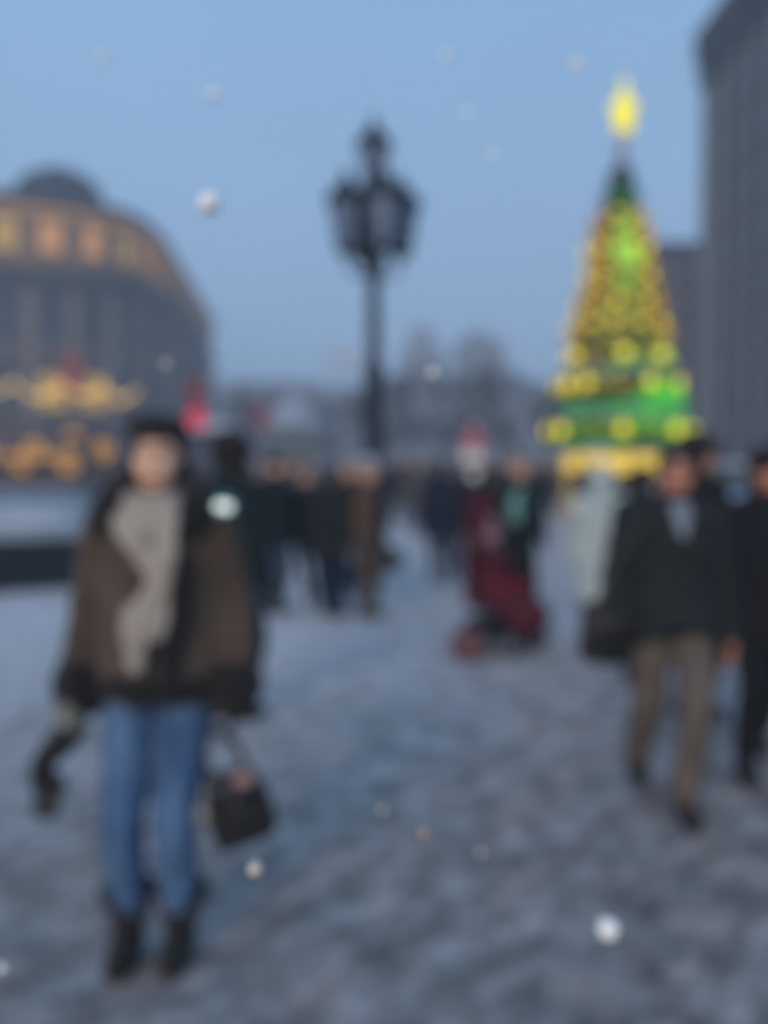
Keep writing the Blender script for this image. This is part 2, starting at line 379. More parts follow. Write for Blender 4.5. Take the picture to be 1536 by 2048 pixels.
xs = axis([(-900, -60, 120), (-60, -12, 6), (-12, -4, .25), (-4, 4, .055), (4, 12, .25), (12, 60, 6), (60, 900, 120)])
ys = axis([(-300, -20, 70), (-20, 1.5, 1.5), (1.5, 9, .055), (9, 16, .2), (16, 60, 4), (60, 1500, 160)])
V = []
for y in ys:
    for x in xs:
        z = 0
        if abs(x) < 12 and 1 < y < 16:
            p = Vector((x * 1.5 + y * .45, y * .6 - x * .2, 0)); z = .022 * noise.noise(p * 2.1) + .018 * noise.noise(p * 6) + .010 * noise.noise(p * 14) - .012
        V.append((x, y, z))
nx = len(xs); Fc = [(j * nx + i, j * nx + i + 1, (j + 1) * nx + i + 1, (j + 1) * nx + i) for j in range(len(ys) - 1) for i in range(nx - 1)]
me = bpy.data.meshes.new('ground'); me.from_pydata(V, [], Fc)
setp(link('ground', me, snow_ground_material()), 'grey blue trodden snow covering the whole square', kind='structure')

# kicked-up snow crumbs around the walkers
b = NB(); rnd = random.Random(3)
for i in range(900):
    y = 1.9 + 9 * rnd.random() ** 1.4; x = rnd.uniform(-.5, .5) * y * .9; r = rnd.uniform(.003, .010)
    bmesh.ops.create_icosphere(b, subdivisions=1, radius=r, matrix=Matrix.Translation((x, y, r * .3)) @ Matrix.Diagonal((1, rnd.uniform(.6, 1.2), .7, 1)))
setp(link('snow_crumbs', b, mat('grey_snow', (.36, .37, .39), .8, .2, 5)), 'small crumbs of kicked snow scattered over the trodden snow', kind='stuff')

# raised terrace on the left, snow on top and dark granite edge
def poly_prism(bm, poly, z0, z1):
    a = [bm.verts.new((x, y, z0)) for x, y in poly]; c = [bm.verts.new((x, y, z1)) for x, y in poly]; n = len(poly)
    bm.faces.new(a[::-1]); bm.faces.new(c)
    for i in range(n): bm.faces.new((a[i], a[(i + 1) % n], c[(i + 1) % n], c[i]))
ter = empty('terrace', (0, 0, 0), 0, 'low raised terrace with dark granite edge under deep snow, left of the woman', 'terrace')
P = [(-14, 9.3), (-2.35, 12.9), (-4.2, 16.5), (-11.2, 38), (-40, 38), (-40, 12)]
b = NB(); poly_prism(b, P, -.05, .50); link('granite_wall', b, mat('dark_granite', (.012, .018, .026), .9, .4, 20, .2, spec=.1), ter, smooth=False)
# coping stones along the visible front edge
a0, a1 = Vector((-14, 9.3, 0)), Vector((-2.35, 12.9, 0)); dv = (a1 - a0); nst = 12; ang = math.atan2(dv.y, dv.x)
b = NB(); box(b, (0, 0, 0), (dv.length / nst - .02, .36, .10), 0, .012); cm_ = bpy.data.meshes.new('coping_stone'); b.to_mesh(cm_); b.free(); cm_.materials.append(mat('coping_granite', (.018, .025, .035), .9, .35, 14, .2, spec=.1))
for i in range(nst):
    c = a0 + dv * ((i + .5) / nst); link('coping_stone', cm_, None, ter, False, c + Vector((-.02, .10, .55 + .004 * (i % 3))), (0, 0, ang))
b = NB(); gx = 60; gy = 34
def inpoly(x, y):
    k = False
    for i in range(len(P)):
        (x0, y0), (x1, y1) = P[i], P[i - 1]
        if (y0 > y) != (y1 > y) and x < (x1 - x0) * (y - y0) / (y1 - y0) + x0: k = not k
    return k
poly_prism(b, [(-13.8, 9.72), (-2.75, 13.1), (-4.5, 16.7), (-11.5, 37.7), (-39.5, 37.7), (-39.5, 12.4)], .498, .66)
bmesh.ops.bevel(b, geom=[e for e in b.edges if all(v.co.z > .6 for v in e.verts)], offset=.1, segments=3, affect='EDGES')
link('snow_cover', b, mat('old_snow', (.42, .44, .47), .8, .12, 1.5, .5, 9), ter)
for i, (x, y, r) in enumerate([(-5.3, 14.9, .9), (-8.6, 14.2, 1.2), (-6.8, 19, 1.3)]):
    b = NB(); ellips(b, (0, 0, 0), (r, r * .7, .16), seg=20, rg=10); o = link('snow_mound', b, mat('old_snow', (.42, .44, .47)), ter, loc=(x, y, .64))

# air
hz = NB(); box(hz, (0, 215, 20.5), (640, 460, 45)); ho = link('haze', hz, None, smooth=False)
hm_ = bpy.data.materials.new('haze'); hm_.use_nodes = True; hm_.node_tree.nodes.clear(); o_ = hm_.node_tree.nodes.new('ShaderNodeOutputMaterial'); pv = hm_.node_tree.nodes.new('ShaderNodeVolumePrincipled')
pv.inputs['Color'].default_value = (.86, .90, .96, 1); pv.inputs['Density'].default_value = .0031; pv.inputs['Anisotropy'].default_value = .2
hm_.node_tree.links.new(pv.outputs[0], o_.inputs['Volume']); ho.data.materials.append(hm_); setp(ho, 'pale winter haze filling the square', kind='stuff')

# ------------------------------------------------------------------ windows (shared meshes)
PANE_DARK = mat('dark_glass', (.03, .045, .07), .12, .3, .3, spec=.6)
PANE_LIT = mat('lit_glass_orange', (.3, .15, .05), .4, .2, 2, emit=(1, .47, .13), estr=.42)
PANE_LIT2 = mat('lit_glass_yellow', (.3, .2, .05), .4, .2, 2, emit=(1, .60, .13), estr=.30)
def window_meshes(w, h, fm, arch=False, key=''):
    fb = NB()
    for sx in (-1, 1): box(fb, (sx * (w / 2 + .06), -.09, h / 2), (.16, .18, h + .3))
    box(fb, (0, -.09, h + .08), (w - .04, .16, .14)); box(fb, (0, -.14, -.10), (w + .5, .30, .14)); box(fb, (0, -.12, h + .26), (w + .44, .26, .12))
    box(fb, (0, -.065, h / 2), (.07, .07, h + .02)); box(fb, (0, -.062, h * .68), (w - .02, .07, .06))
    f = bpy.data.meshes.new('window'); fb.to_mesh(f); fb.free(); f.materials.append(fm)
    out = []
    for pm in (PANE_DARK, PANE_LIT, PANE_LIT2):
        pb = NB(); box(pb, (0, -.03, h / 2), (w + .02, .03, h + .04)); p = bpy.data.meshes.new('pane'); pb.to_mesh(p); pb.free(); p.materials.append(pm); out.append(p)
    return f, out
def put_window(par, fm, pm, loc, rz):
    f = link('window', fm, None, par, False, loc, (0, 0, rz)); link('pane', pm, None, f, False)
    return f

# ------------------------------------------------------------------ left building: rounded block with a dome
ST = mat('grey_stone_facade', (.10, .086, .078), .9, .22, .7, .3, 6)
ST2 = mat('dark_stone_trim', (.045, .048, .06), .9, .25, 1, .2, 6)
WARMST = mat('attic_plaster', (.27, .17, .10), .9, .2, 1, .2, 6)
ROOF = mat('blue_slate', (.02, .025, .04), .6, .3, 2, .2, 8)
lb = empty('domed_building', (-30, 100, 0), 0, 'rounded grey classical building with dark dome and orange lit top windows', 'building')
O_ = Vector((-30, 100, 0))
curve = spline([(-64, 81, 0), (-46, 81.3, 0), (-33, 83, 0), (-25.0, 87.0, 0), (-22.3, 95, 0), (-23.6, 116, 0), (-27.4, 160, 0)], 12)
curve = [p - O_ for p in curve]
cum = [0]
for a, c in zip(curve, curve[1:]): cum.append(cum[-1] + (c - a).length)
def along(s):
    s = max(0, min(s, cum[-1] - 1e-3))
    for i in range(len(cum) - 1):
        if cum[i + 1] >= s:
            t = (s - cum[i]) / (cum[i + 1] - cum[i]); a, c = curve[i], curve[i + 1]; d = (c - a).normalized()
            # outward normal: to the right of the travel direction (toward the camera / the street)
            return a.lerp(c, t), Vector((d.y, -d.x, 0)), math.atan2(d.y, d.x)
def band(z0, z1, outd, m, name, par=lb, step=1.2):
    bm = NB(); k = int(cum[-1] / step); R = []
    for i in range(k + 1):
        p, nn, _ = along(cum[-1] * i / k); q = p + nn * outd; r = p - nn * .4
        R.append([Vector((q.x, q.y, z0)), Vector((q.x, q.y, z1)), Vector((r.x, r.y, z1)), Vector((r.x, r.y, z0))])
    rings_to(bm, R); bmesh.ops.recalc_face_normals(bm, faces=bm.faces); return link(name, bm, m, par, False)
band(0, 17.2, 0, ST, 'wall'); band(17.2, 18.0, .75, ST2, 'cornice'); band(18.0, 23.2, -.1, WARMST, 'attic_wall'); band(23.2, 24.0, .6, ST2, 'eaves'); band(22.75, 23.0, .12, mat('added_warm_glow', (.4, .25, .1), .5, .1, emit=(1, .5, .16), estr=.34), 'added_glow_strip')  # glowing strip below the eaves is added to warm the attic front
band(9.7, 10.1, .25, ST2, 'string_course'); band(4.6, 5.3, .45, mat('maroon_fascia', (.05, .018, .022), .7, .3, 2), 'shop_fascia'); band(15.4, 17.2, .12, ST2, 'frieze')
bm = NB()
vs = [bm.verts.new((p.x, p.y, 24.0)) for p in curve[::3]] + [bm.verts.new((-2, 60, 24.0)), bm.verts.new((-34, 60, 24.0))]
t2 = [bm.verts.new((v.co.x * .92 - 1.6, v.co.y * .95 + 3.0, 25.3)) for v in vs]
nv = len(vs)
for i in range(nv): bm.faces.new((vs[i], vs[(i + 1) % nv], t2[(i + 1) % nv], t2[i]))
bm.faces.new(t2); bmesh.ops.recalc_face_normals(bm, faces=bm.faces); link('roof', bm, ROOF, lb, False)
dc = Vector((GX(124, 93), 93, 0)) - O_
bm = NB(); lathe(bm, [(4.3, 23.6), (4.3, 25.0), (4.5, 25.1), (4.5, 25.4), (4.1, 25.5), (3.95, 26.4), (3.5, 27.2), (2.7, 27.9), (1.5, 28.4), (.6, 28.6), (.35, 28.8), (.1, 29.0)], 32, dc); link('dome', bm, ROOF, lb)
bay = 3.55; fa, pa = window_meshes(1.75, 2.6, WARMST, key='a'); fb_, pb_ = window_meshes(1.5, 2.5, ST2); fc_, pc_ = window_meshes(2.3, 2.9, ST2)
s0 = 1.0; kbay = 0; rr = random.Random(5)
plm = bpy.data.meshes.new('pilaster'); bm = NB(); box(bm, (0, -.16, 5.3), (.62, .34, 10.2)); box(bm, (0, -.24, 10.5), (.86, .5, .5)); box(bm, (0, -.22, .1), (.84, .46, .4)); bm.to_mesh(plm); bm.free(); plm.materials.append(mat('pale_pilaster_stone', (.25, .21, .18), .9, .2, 1))
while s0 < cum[-1] - 2:
    p, nn, a = along(s0); pxx = 768 + (p.x + O_.x) / (p.y + 100) * 2000
    lit = pxx < 350
    put_window(lb, fa, pa[1 if (lit and kbay % 3) else (2 if lit else 0)], p - nn * -.1 + Vector((0, 0, 19.3)), a)
    for z, f_, pp in ((12.4, fb_, pb_), (6.3, fc_, pc_)):
        l2 = 0
        if z == 6.3: l2 = 2 if (pxx < 235 and kbay % 4 != 1) else 0
        put_window(lb, f_, pp[l2], p + Vector((0, 0, z)), a)
    q, n2, a2 = along(s0 + bay / 2)
    link('pilaster', plm, None, lb, False, q + Vector((0, 0, 5.35)), (0, 0, a2))
    # shop windows on the ground floor
    put_window(lb, fc_, pc_[(1 if kbay % 2 else 2) if pxx < 215 and kbay % 5 != 2 else 0], p + Vector((0, 0, .8)), a)
    s0 += bay; kbay += 1
# red poster and strings of lights on the facade
p, nn, a = along(next(s for s in [i * .5 for i in range(200)] if 768 + (along(s)[0].x + O_.x) / (along(s)[0].y + 100) * 2000 > 137))
bm = NB(); box(bm, (0, -.55, 0), (1.9, .12, 3.4), 0, .03); link('red_poster', bm, mat('red_poster', (.36, .05, .03), .7, .3, 1.5), lb, False, p + Vector((0, 0, 9.2)), (0, 0, a))
# festoons of bulbs hung in front of the shops, one part per swag
bulbm = mat('warm_bulb', (.5, .3, .05), .5, .1, emit=(1, .58, .10), estr=1.6)
ss = 1.5; k = 0
while ss < 70:
    p, nn, a = along(ss)
    if 768 + (p.x + O_.x) / (p.y + 100) * 2000 > 235: break
    bm = NB()
    for i in range(9):
        t = i / 8; q, n2, _ = along(ss + t * bay); z = 8.4 - 1.0 * math.sin(PI * t) - (.2 if k % 2 else 0)
        ellips(bm, q + n2 * .7 + Vector((0, 0, z)), (.14, .14, .17), seg=8, rg=6)
    setp(link('light_swag', bm, bulbm, lb), kind='stuff'); ss += bay; k += 1

# ------------------------------------------------------------------ market stalls in front of it
def stall(px, Y, label, colr, hgt=2.5, w=3.0, rz=0, lit=True, group=None):
    r = empty('market_stall', (GX(px, Y), Y, 0), rz, label, 'market stall', group)
    wood = mat('stall_wood', (.09, .05, .035), .8, .4, 4, .3, 12, stretch=(1, 1, 6))
    n = 7
    for i in range(n):
        bm = NB(); box(bm, (0, -w * .25, .12 + i * .14), (w, .05 + .006 * (i % 2), .125)); link('plank', bm, wood, r, False)
    for sx in (-1, 1):
        bm = NB(); box(bm, (sx * w / 2, 0, hgt / 2), (.08, w * .55, hgt)); link('side_wall', bm, wood, r, False)
    bm = NB(); box(bm, (0, w * .28, hgt / 2), (w - .1, .06, hgt)); link('back_wall', bm, wood, r, False)
    bm = NB(); box(bm, (0, -w * .28, 1.12), (w + .1, .35, .06)); link('counter', bm, wood, r, False)
    bm = NB(); vs = [bm.verts.new(v) for v in ((-w * .6, -w * .45, hgt), (w * .6, -w * .45, hgt), (w * .6, w * .4, hgt), (-w * .6, w * .4, hgt), (-w * .6, 0, hgt + .8), (w * .6, 0, hgt + .8))]
    for f in ((0, 1, 5, 4), (2, 3, 4, 5), (1, 2, 5), (3, 0, 4), (3, 2, 1, 0)): bm.faces.new([vs[i] for i in f])
    link('roof', bm, mat('stall_roof_' + colr[0], colr[1], .8, .25, 3), r, False)
    if lit:
        for i in range(5):
            bm = NB(); ellips(bm, (-w * .4 + i * w * .2, -w * .40, hgt - .18), (.12, .12, .15), seg=8, rg=6); link('lamp', bm, mat('stall_lamp', (.5, .3, .05), .5, .1, emit=(1, .50, .08), estr=1.6), r)
        for wx_, wz in ((-w * .32, hgt + .15), (w * .34, hgt - .55)):
            bm = NB(); pts = [Vector((wx_ + .36 * math.cos(2 * PI * i / 20), -w * .47, wz + .36 * math.sin(2 * PI * i / 20))) for i in range(21)]; tube(bm, pts, .17, 8); link('light_wreath', bm, mat('wreath_glow', (.4, .2, .03), .5, .3, 6, emit=(1, .45, .05), estr=.34), r)
    return r
MA = ('maroon', (.07, .02, .025)); BR = ('brown', (.10, .05, .03))
stall(25, 58, 'dark maroon market stall with orange lamps, at the left edge before the domed building', MA, 2.2, 3.2)
stall(118, 55, 'brown roofed market stall with orange lamps, between two others before the domed building', BR, 2.2, 2.8)
stall(190, 60, 'maroon market stall with orange lamps, nearest the woman, before the domed building', MA, 2.9, 2.8)

# ------------------------------------------------------------------ right: tall office building, its face running away from us
TW = mat('grey_blue_render', (.16, .165, .185), .9, .2, .8, .3, 5)
TW2 = mat('dark_cornice_stone', (.03, .035, .055), .9, .2, 1)
tb = empty('office_building', (22.1, 44, 0), 0, 'tall grey office building with dark heavy cornice at the right edge', 'building')
b = NB(); box(b, (12, 0, 13.7), (24, 52, 27.4)); link('wall', b, TW, tb, False)
b = NB(); box(b, (11.8, 0, 28.2), (24.6, 52.3, 1.6)); box(b, (11.7, 0, 30.0), (24.9, 52.5, 2.0)); box(b, (11.9, 0, 27.2), (24.3, 52.1, .4)); link('cornice', b, TW2, tb, False)
ft, pt = window_meshes(1.7, 2.0, TW2)
for j in range(8):
    for i in range(9):
        yy = -4 + i * 3.1
        if yy > 25: continue
        put_window(tb, ft, pt[0], (0, yy, 1.6 + j * 3.2), -PI / 2)
pm_ = bpy.data.meshes.new('pilaster'); bm = NB(); box(bm, (-.16, 0, 13.6), (.34, .7, 27.0)); bm.to_mesh(pm_); bm.free(); pm_.materials.append(mat('pale_grey_pilaster', (.19, .195, .215), .9, .15, 1))
for i in range(11): link('pilaster', pm_, None, tb, False, (0, -5.55 + i * 3.1, 0))
# second one further along
BB = mat('brown_grey_render', (.135, .11, .105), .9, .2, .5, .3, 5)
sb = empty('brown_building', (36, 100, 0), 0, 'brownish flat roofed building half hidden behind the christmas tree', 'building')
x0 = GX(1285, 95) - 36
b = NB(); box(b, ((x0 + 14) / 2, 2, 10.4), (14 - x0, 14, 20.8)); link('wall', b, BB, sb, False)
b = NB(); box(b, ((x0 + 14) / 2, 2, 21.6), (14 - x0 + .9, 14.9, 1.6)); link('cornice', b, mat('brown_cornice', (.05, .045, .055), .9, .2, 1), sb, False)
fs, ps = window_meshes(1.2, 1.8, BB)
for j in range(6):
    for i in range(5): put_window(sb, fs, ps[0], (x0 + 1.6 + i * 2.6, -5, 1.6 + j * 3.2), 0)

# ------------------------------------------------------------------ far skyline
FAR = mat('far_stone', (.15, .15, .165), .9, .2, .2)
def far_block(name, label, px0, px1, ytop, Y, depth=25, roof=0, cat='building', tiers=None, m=None):
    x0, x1 = GX(px0, Y), GX(px1, Y); z = W(768, ytop, Y).z
    r = empty(name, ((x0 + x1) / 2, Y, 0), 0, label, cat); w = x1 - x0; zr = z - roof
    b = NB(); box(b, (0, depth / 2, zr / 2), (w, depth, zr)); link('wall', b, m or FAR, r, False)
    if roof:
        b = NB(); vs = [b.verts.new(v) for v in ((-w / 2 - .4, -.5, zr), (w / 2 + .4, -.5, zr), (w / 2 + .4, depth, zr), (-w / 2 - .4, depth, zr), (-w * .3, depth / 2, z), (w * .3, depth / 2, z))]
        for f in ((0, 1, 5, 4), (2, 3, 4, 5), (1, 2, 5), (3, 0, 4), (3, 2, 1, 0)): b.faces.new([vs[i] for i in f])
        link('roof', b, mat('far_roof', (.10, .11, .13), .8, .3, .3), r, False)
    f_, p_ = FW; nx_ = max(1, int(w / 5)); nz_ = max(1, int(zr / 4.2))
    for i in range(nx_):
        for j in range(nz_): put_window(r, f_, p_[0], (-w / 2 + (i + .5) * w / nx_, 0, 1.2 + j * 4.0), 0)
    for (hw, zt) in (tiers or []):
        zt_ = W(768, zt, Y).z; hw_ = hw * Y / 2000
        b = NB(); lathe(b, [(hw_ * 1.4, z - .01), (hw_ * 1.4, z + (zt_ - z) * .35), (hw_, z + (zt_ - z) * .4), (hw_ * .95, z + (zt_ - z) * .8), (hw_ * .5, zt_ - .5), (.1, zt_)], 8, (0, depth / 2, 0)); link('turret', b, m or FAR, r, False)
    return r
FW = window_meshes(1.8, 2.2, FAR)
far_block('far_building', 'long low hazy building left of the lamp post on the skyline', 425, 640, 752, 230, roof=1.5)
far_block('far_building', 'hazy building directly behind the lamp post on the skyline', 644, 782, 762, 225, roof=1.5)
far_block('far_tower', 'pale hazy tower with rounded top just right of the lamp post', 800, 892, 700, 300, 20, tiers=[(24, 640)], cat='tower')
far_block('far_tower', 'hazy tower with turret, darker one of the pair on the skyline', 915, 1008, 678, 250, 20, tiers=[(22, 648)], cat='tower')
far_block('far_building', 'hazy building between and below the two skyline towers', 786, 1010, 742, 215, roof=2)
far_block('far_building', 'hazy sloping roofed building beside the christmas tree on the skyline', 1014, 1180, 752, 205, roof=3)
# roof billboard
rb = empty('roof_billboard', (GX(690, 222), 222, W(690, 752, 222).z), 0, 'pale roof sign on a frame above the far building, left of the lamp post', 'sign')
b = NB(); box(b, (0, 0, 3.6), (7.6, .4, 2.6), 0, .05); link('sign_panel', b, mat('pale_sign', (.55, .45, .45), .7, .15, .4), rb, False)
b = NB()
for i in range(5): box(b, (-3.2 + i * 1.6, .3, 1.2), (.15, .15, 4.2))
link('sign_frame', b, IRON, rb, False)

# ------------------------------------------------------------------ bare trees
BARK = mat('bare_bark', (.055, .048, .05), .9, .3, 6)
def bare_tree(seed, h):
    r = random.Random(seed); tr = NB(); cr = NB()
    def grow(p, d, ln, rad, lv):
        q = p + d * ln; mid = p + d * ln * .5 + Vector((r.uniform(-1, 1), r.uniform(-1, 1), 0)) * ln * .06
        tube(tr if lv < 1 else cr, [p, mid, q], [rad, rad * .85, rad * .68], 6 if lv < 2 else 3)
        if lv >= 5: return
        for _ in range(4 if lv == 1 else (3 if lv < 4 else 5)):
            nd = (d + Vector((r.uniform(-1, 1), r.uniform(-1, 1), r.uniform(-.15, .7))) * .75).normalized()
            st = p.lerp(q, r.uniform(.55, 1)); grow(st, nd, ln * r.uniform(.6, .82), rad * .6, lv + 1)
    grow(Vector((0, 0, -.1)), Vector((0, 0, 1)), h * .30, h * .022, 0)
    return tr, cr
protos = []
for i, h in enumerate((9.6, 10.6, 8.8)):
    tr, cr = bare_tree(20 + i, h); root = empty('bare_tree', (0, 0, 0)); root['category'] = 'tree'; root['group'] = 'bare winter trees in front of the far buildings'
    link('trunk', tr, BARK, root); link('crown', cr, BARK, root); protos.append(root)
spots = [(470, 88, 0, 'bare tree just right of the domed building'), (520, 96, 1, 'bare winter tree over the snowy pavilion roof, its left side'), (610, 92, 2, 'bare winter tree right of the snowy pavilion roof'),
         (672, 84, 0, 'bare winter tree close left of the lamp post'), (716, 98, 1, 'bare winter tree directly left against the lamp post'), (790, 86, 2, 'bare winter tree close right of the lamp post'),
         (836, 78, 1, 'bare winter tree below the paler skyline tower'), (892, 92, 0, 'bare winter tree between the two skyline towers'), (948, 84, 2, 'bare winter tree below the darker skyline tower, above the snowman'),
         (1000, 76, 1, 'bare winter tree right of the snowman'), (1050, 84, 0, 'bare winter tree halfway between snowman and christmas tree'), (1095, 90, 1, 'bare winter tree touching the left side of the christmas tree'),
         (755, 110, 0, 'bare winter tree far behind the lamp post'), (570, 112, 2, 'bare winter tree far behind the snowy pavilion'), (1140, 80, 2, 'bare winter tree behind the foot of the christmas tree')]
first = set()
for i, (px, Y, k, lab) in enumerate(spots):
    o = protos[k] if k not in first else copy_tree(protos[k]); first.add(k)
    o.location = (GX(px, Y), Y, 0); o.rotation_euler = (0, 0, i * 1.7); sc_ = 1 + .12 * math.sin(i * 2.3); o.scale = (sc_ * 1.1, sc_ * 1.1, sc_); o['label'] = lab

# ------------------------------------------------------------------ pavilion, kiosk, banners
pv_ = empty('pavilion', (GX(585, 62), 62, 0), 0, 'grey green pavilion with snow covered pointed roof left of the lamp post', 'pavilion')
GG = mat('grey_green_paint', (.13, .17, .17), .7, .2, 1)
b = NB(); box(b, (0, 0, 1.9), (3.6, 3.6, 3.8)); link('wall', b, GG, pv_, False)
b = NB(); lathe(b, [(2.5, 3.8), (2.55, 3.95), (1.0, 5.0), (.10, 6.0)], 8); link('roof', b, mat('thin_snow_roof', (.34, .38, .44), .8, .2, 2), pv_, False)
fp, pp_ = window_meshes(.8, 1.5, GG)
for i in (-1, 0, 1): put_window(pv_, fp, pp_[0], (i * 1.15, -1.8, 1.3), 0)
kk = empty('kiosk', (GX(415, 34), 34, 0), 0, 'navy kiosk with snow on its roof behind the fur hatted person', 'kiosk')
KN = mat('navy_paint', (.03, .05, .10), .5, .2, 2)
b = NB(); box(b, (0, 0, 1.25), (1.9, 1.7, 2.5)); link('wall', b, KN, kk, False)
b = NB(); box(b, (0, -.15, 2.56), (2.2, 2.2, .12)); link('awning', b, KN, kk, False)
b = NB(); box(b, (0, -.15, 2.78), (2.1, 2.1, .32), 0, .12); link('snow_cap', b, SNOW, kk)
b = NB(); box(b, (0, -.87, 1.5), (1.2, .05, .8)); link('hatch', b, PANE_DARK, kk, False)
def banner(px, Y, z0, z1, w, m1, m2, label):
    r = empty('banner', (GX(px, Y), Y, 0), 0, label, 'banner'); b = NB(); tube(b, [(-w * .6, .1, 0), (-w * .6, .1, z1 + .4)], .05); tube(b, [(-w * .6, .1, z1 + .1), (w * .6, .05, z1 + .1)], .03); link('pole', b, IRON, r)
    for (a, c, m) in ((z0, z0 + (z1 - z0) * .34, m2), (z0 + (z1 - z0) * .34, z1, m1)):
        b = NB(); ribbon(b, [Vector((.05 * math.sin(q * 1.4), 0, c + (a - c) * q / 8)) for q in range(9)], w, .03, wave=.05); link('cloth', b, m, r)
RED1 = mat('red_banner', (.26, .05, .07), .7, .2, 2); RED2 = mat('bright_red_sign', (.75, .03, .09), .5, .1, 2, emit=(1, .05, .14), estr=.22)
banner(392, 30, 2.68, 4.1, .46, RED1, RED2, 'tall red banner with glowing lower panel behind the woman')
banner(525, 60, 3.6, 5.2, .8, RED1, RED1, 'small faint red banner above the dark group of people')

# ------------------------------------------------------------------ lamp post: five lanterns
LY = 16.0; lz = lambda y: W(742, y, LY).z
lp = empty('lamp_post', (GX(748, LY), LY, 0), .25, 'tall dark iron lamp post with five unlit lanterns in the middle of the square', 'lamp post')
b = NB(); lathe(b, [(.30, 0), (.30, .18), (.22, .25), (.20, .7), (.15, .8), (.16, 1.1), (.15, 2.9), (.18, 2.95), (.18, 3.05), (.115, 3.15), (.10, lz(538)), (.13, lz(533)), (.13, lz(518)), (.06, lz(508)), (.05, lz(382))], 20); link('pole', b, IRON, lp)
GLASS = mat('lantern_glass', (.15, .21, .31), .15, .2, 3, spec=.6)
def lantern(s, glass_top=True):
    """Tapered six-sided lantern standing on its foot: metal cage and roof, glass inside."""
    c = NB(); H_ = .62 * s; rt, rb_ = .215 * s, .125 * s
    for k in range(6):
        a = k * PI / 3; tube(c, [(rb_ * math.cos(a), rb_ * math.sin(a), .06 * s), (rt * math.cos(a), rt * math.sin(a), H_)], .014 * s, 5)
    lathe(c, [(.05 * s, -.02 * s), (rb_ * 1.15, .03 * s), (rb_ * 1.15, .07 * s), (.03 * s, .075 * s)], 6)
    lathe(c, [(rt * .6, H_ - .02 * s), (rt * 1.25, H_), (rt * 1.2, H_ + .05 * s), (rt * .75, H_ + .17 * s), (rt * .45, H_ + .21 * s), (rt * .4, H_ + .27 * s), (.03 * s, H_ + .33 * s), (.035 * s, H_ + .38 * s), (.005, H_ + .44 * s)], 12)
    g = NB(); lathe(g, [(rb_ * .93, .08 * s), (rt * .93, H_ - .02 * s)], 6)
    cm = bpy.data.meshes.new('lantern'); c.to_mesh(cm); c.free(); cm.materials.append(IRON); gm = bpy.data.meshes.new('glass'); g.to_mesh(gm); g.free(); gm.materials.append(GLASS); return cm, gm
lc, lg = lantern(1.30); tc_, tg_ = lantern(1.15)
zb = lz(528)
for k in range(4):
    a = PI * k / 2 + .1; ra = .455
    o = link('lantern', lc, None, lp, False, (ra * math.cos(a), ra * math.sin(a), zb + .12), (0, 0, a)); link('glass', lg, None, o, False)
    b = NB(); u = Vector((math.cos(a), math.sin(a), 0))
    tube(b, spline([Vector((0, 0, zb - .12)), u * .18 + Vector((0, 0, zb - .20)), u * .38 + Vector((0, 0, zb - .12)), u * ra + Vector((0, 0, zb + .10))], 6), .030, 8)
    tube(b, spline([u * .05 + Vector((0, 0, zb + .75)), u * .16 + Vector((0, 0, zb + .45)), u * .10 + Vector((0, 0, zb + .15)), u * .24 + Vector((0, 0, zb - .05))], 6), .022, 8)
    link('arm', b, IRON, lp)
o = link('lantern', tc_, None, lp, False, (0, 0, lz(384)), (0, 0, 0)); link('glass', tg_, None, o, False)

# ------------------------------------------------------------------ Christmas tree
TY = 30.0; tx = GX(1236, TY); tz = lambda y: W(1236, y, TY).z; pxm = TY / 2000
ct = empty('christmas_tree', (tx, TY, 0), 0, 'huge lit christmas tree with yellow star, gold garlands and green lights', 'christmas tree')
prof = [(335, 22), (400, 36), (402, 30), (440, 54), (470, 62), (560, 70), (600, 90), (605, 84), (660, 102), (700, 108), (704, 98), (745, 120), (800, 136), (806, 124), (850, 146), (888, 152)]
def rad(z):
    for (y0, r0), (y1, r1) in zip(prof, prof[1:]):
        if tz(y1) <= z <= tz(y0): return (r0 + (r1 - r0) * (tz(y0) - z) / max(1e-6, tz(y0) - tz(y1))) * pxm * .90
    return .2
NEED = mat('tree_needles', (.025, .075, .022), .8, .5, 3, col2=(.05, .16, .035))
b = NB(); lathe(b, [(r * pxm * .78, tz(y)) for y, r in prof][::-1], 40); link('core', b, mat('tree_core', (.015, .04, .014), .9, .4, 4), ct)
b = NB(); r_ = random.Random(2); zt, zb_ = tz(338), tz(888)
for i in range(9000):
    z = zb_ + (zt - zb_) * (1 - math.sqrt(r_.random())); a = r_.uniform(0, 2 * PI); R0 = rad(z) * r_.uniform(.84, 1.0)
    u = Vector((math.cos(a), math.sin(a), 0)); t = Vector((-u.y, u.x, 0)); p = u * R0 + Vector((0, 0, z)); d = (u + Vector((0, 0, r_.uniform(-.7, .1))) + t * r_.uniform(-.5, .5)).normalized()
    ln = r_.uniform(.12, .32); w = t * r_.uniform(.02, .045)
    for s in (1, -1):
        v = [b.verts.new(q) for q in (p - w * s, p + w * s + Vector((0, 0, .02)), p + d * ln + Vector((0, 0, .02 * s)))]; b.faces.new(v)
link('crown', b, NEED, ct, False)
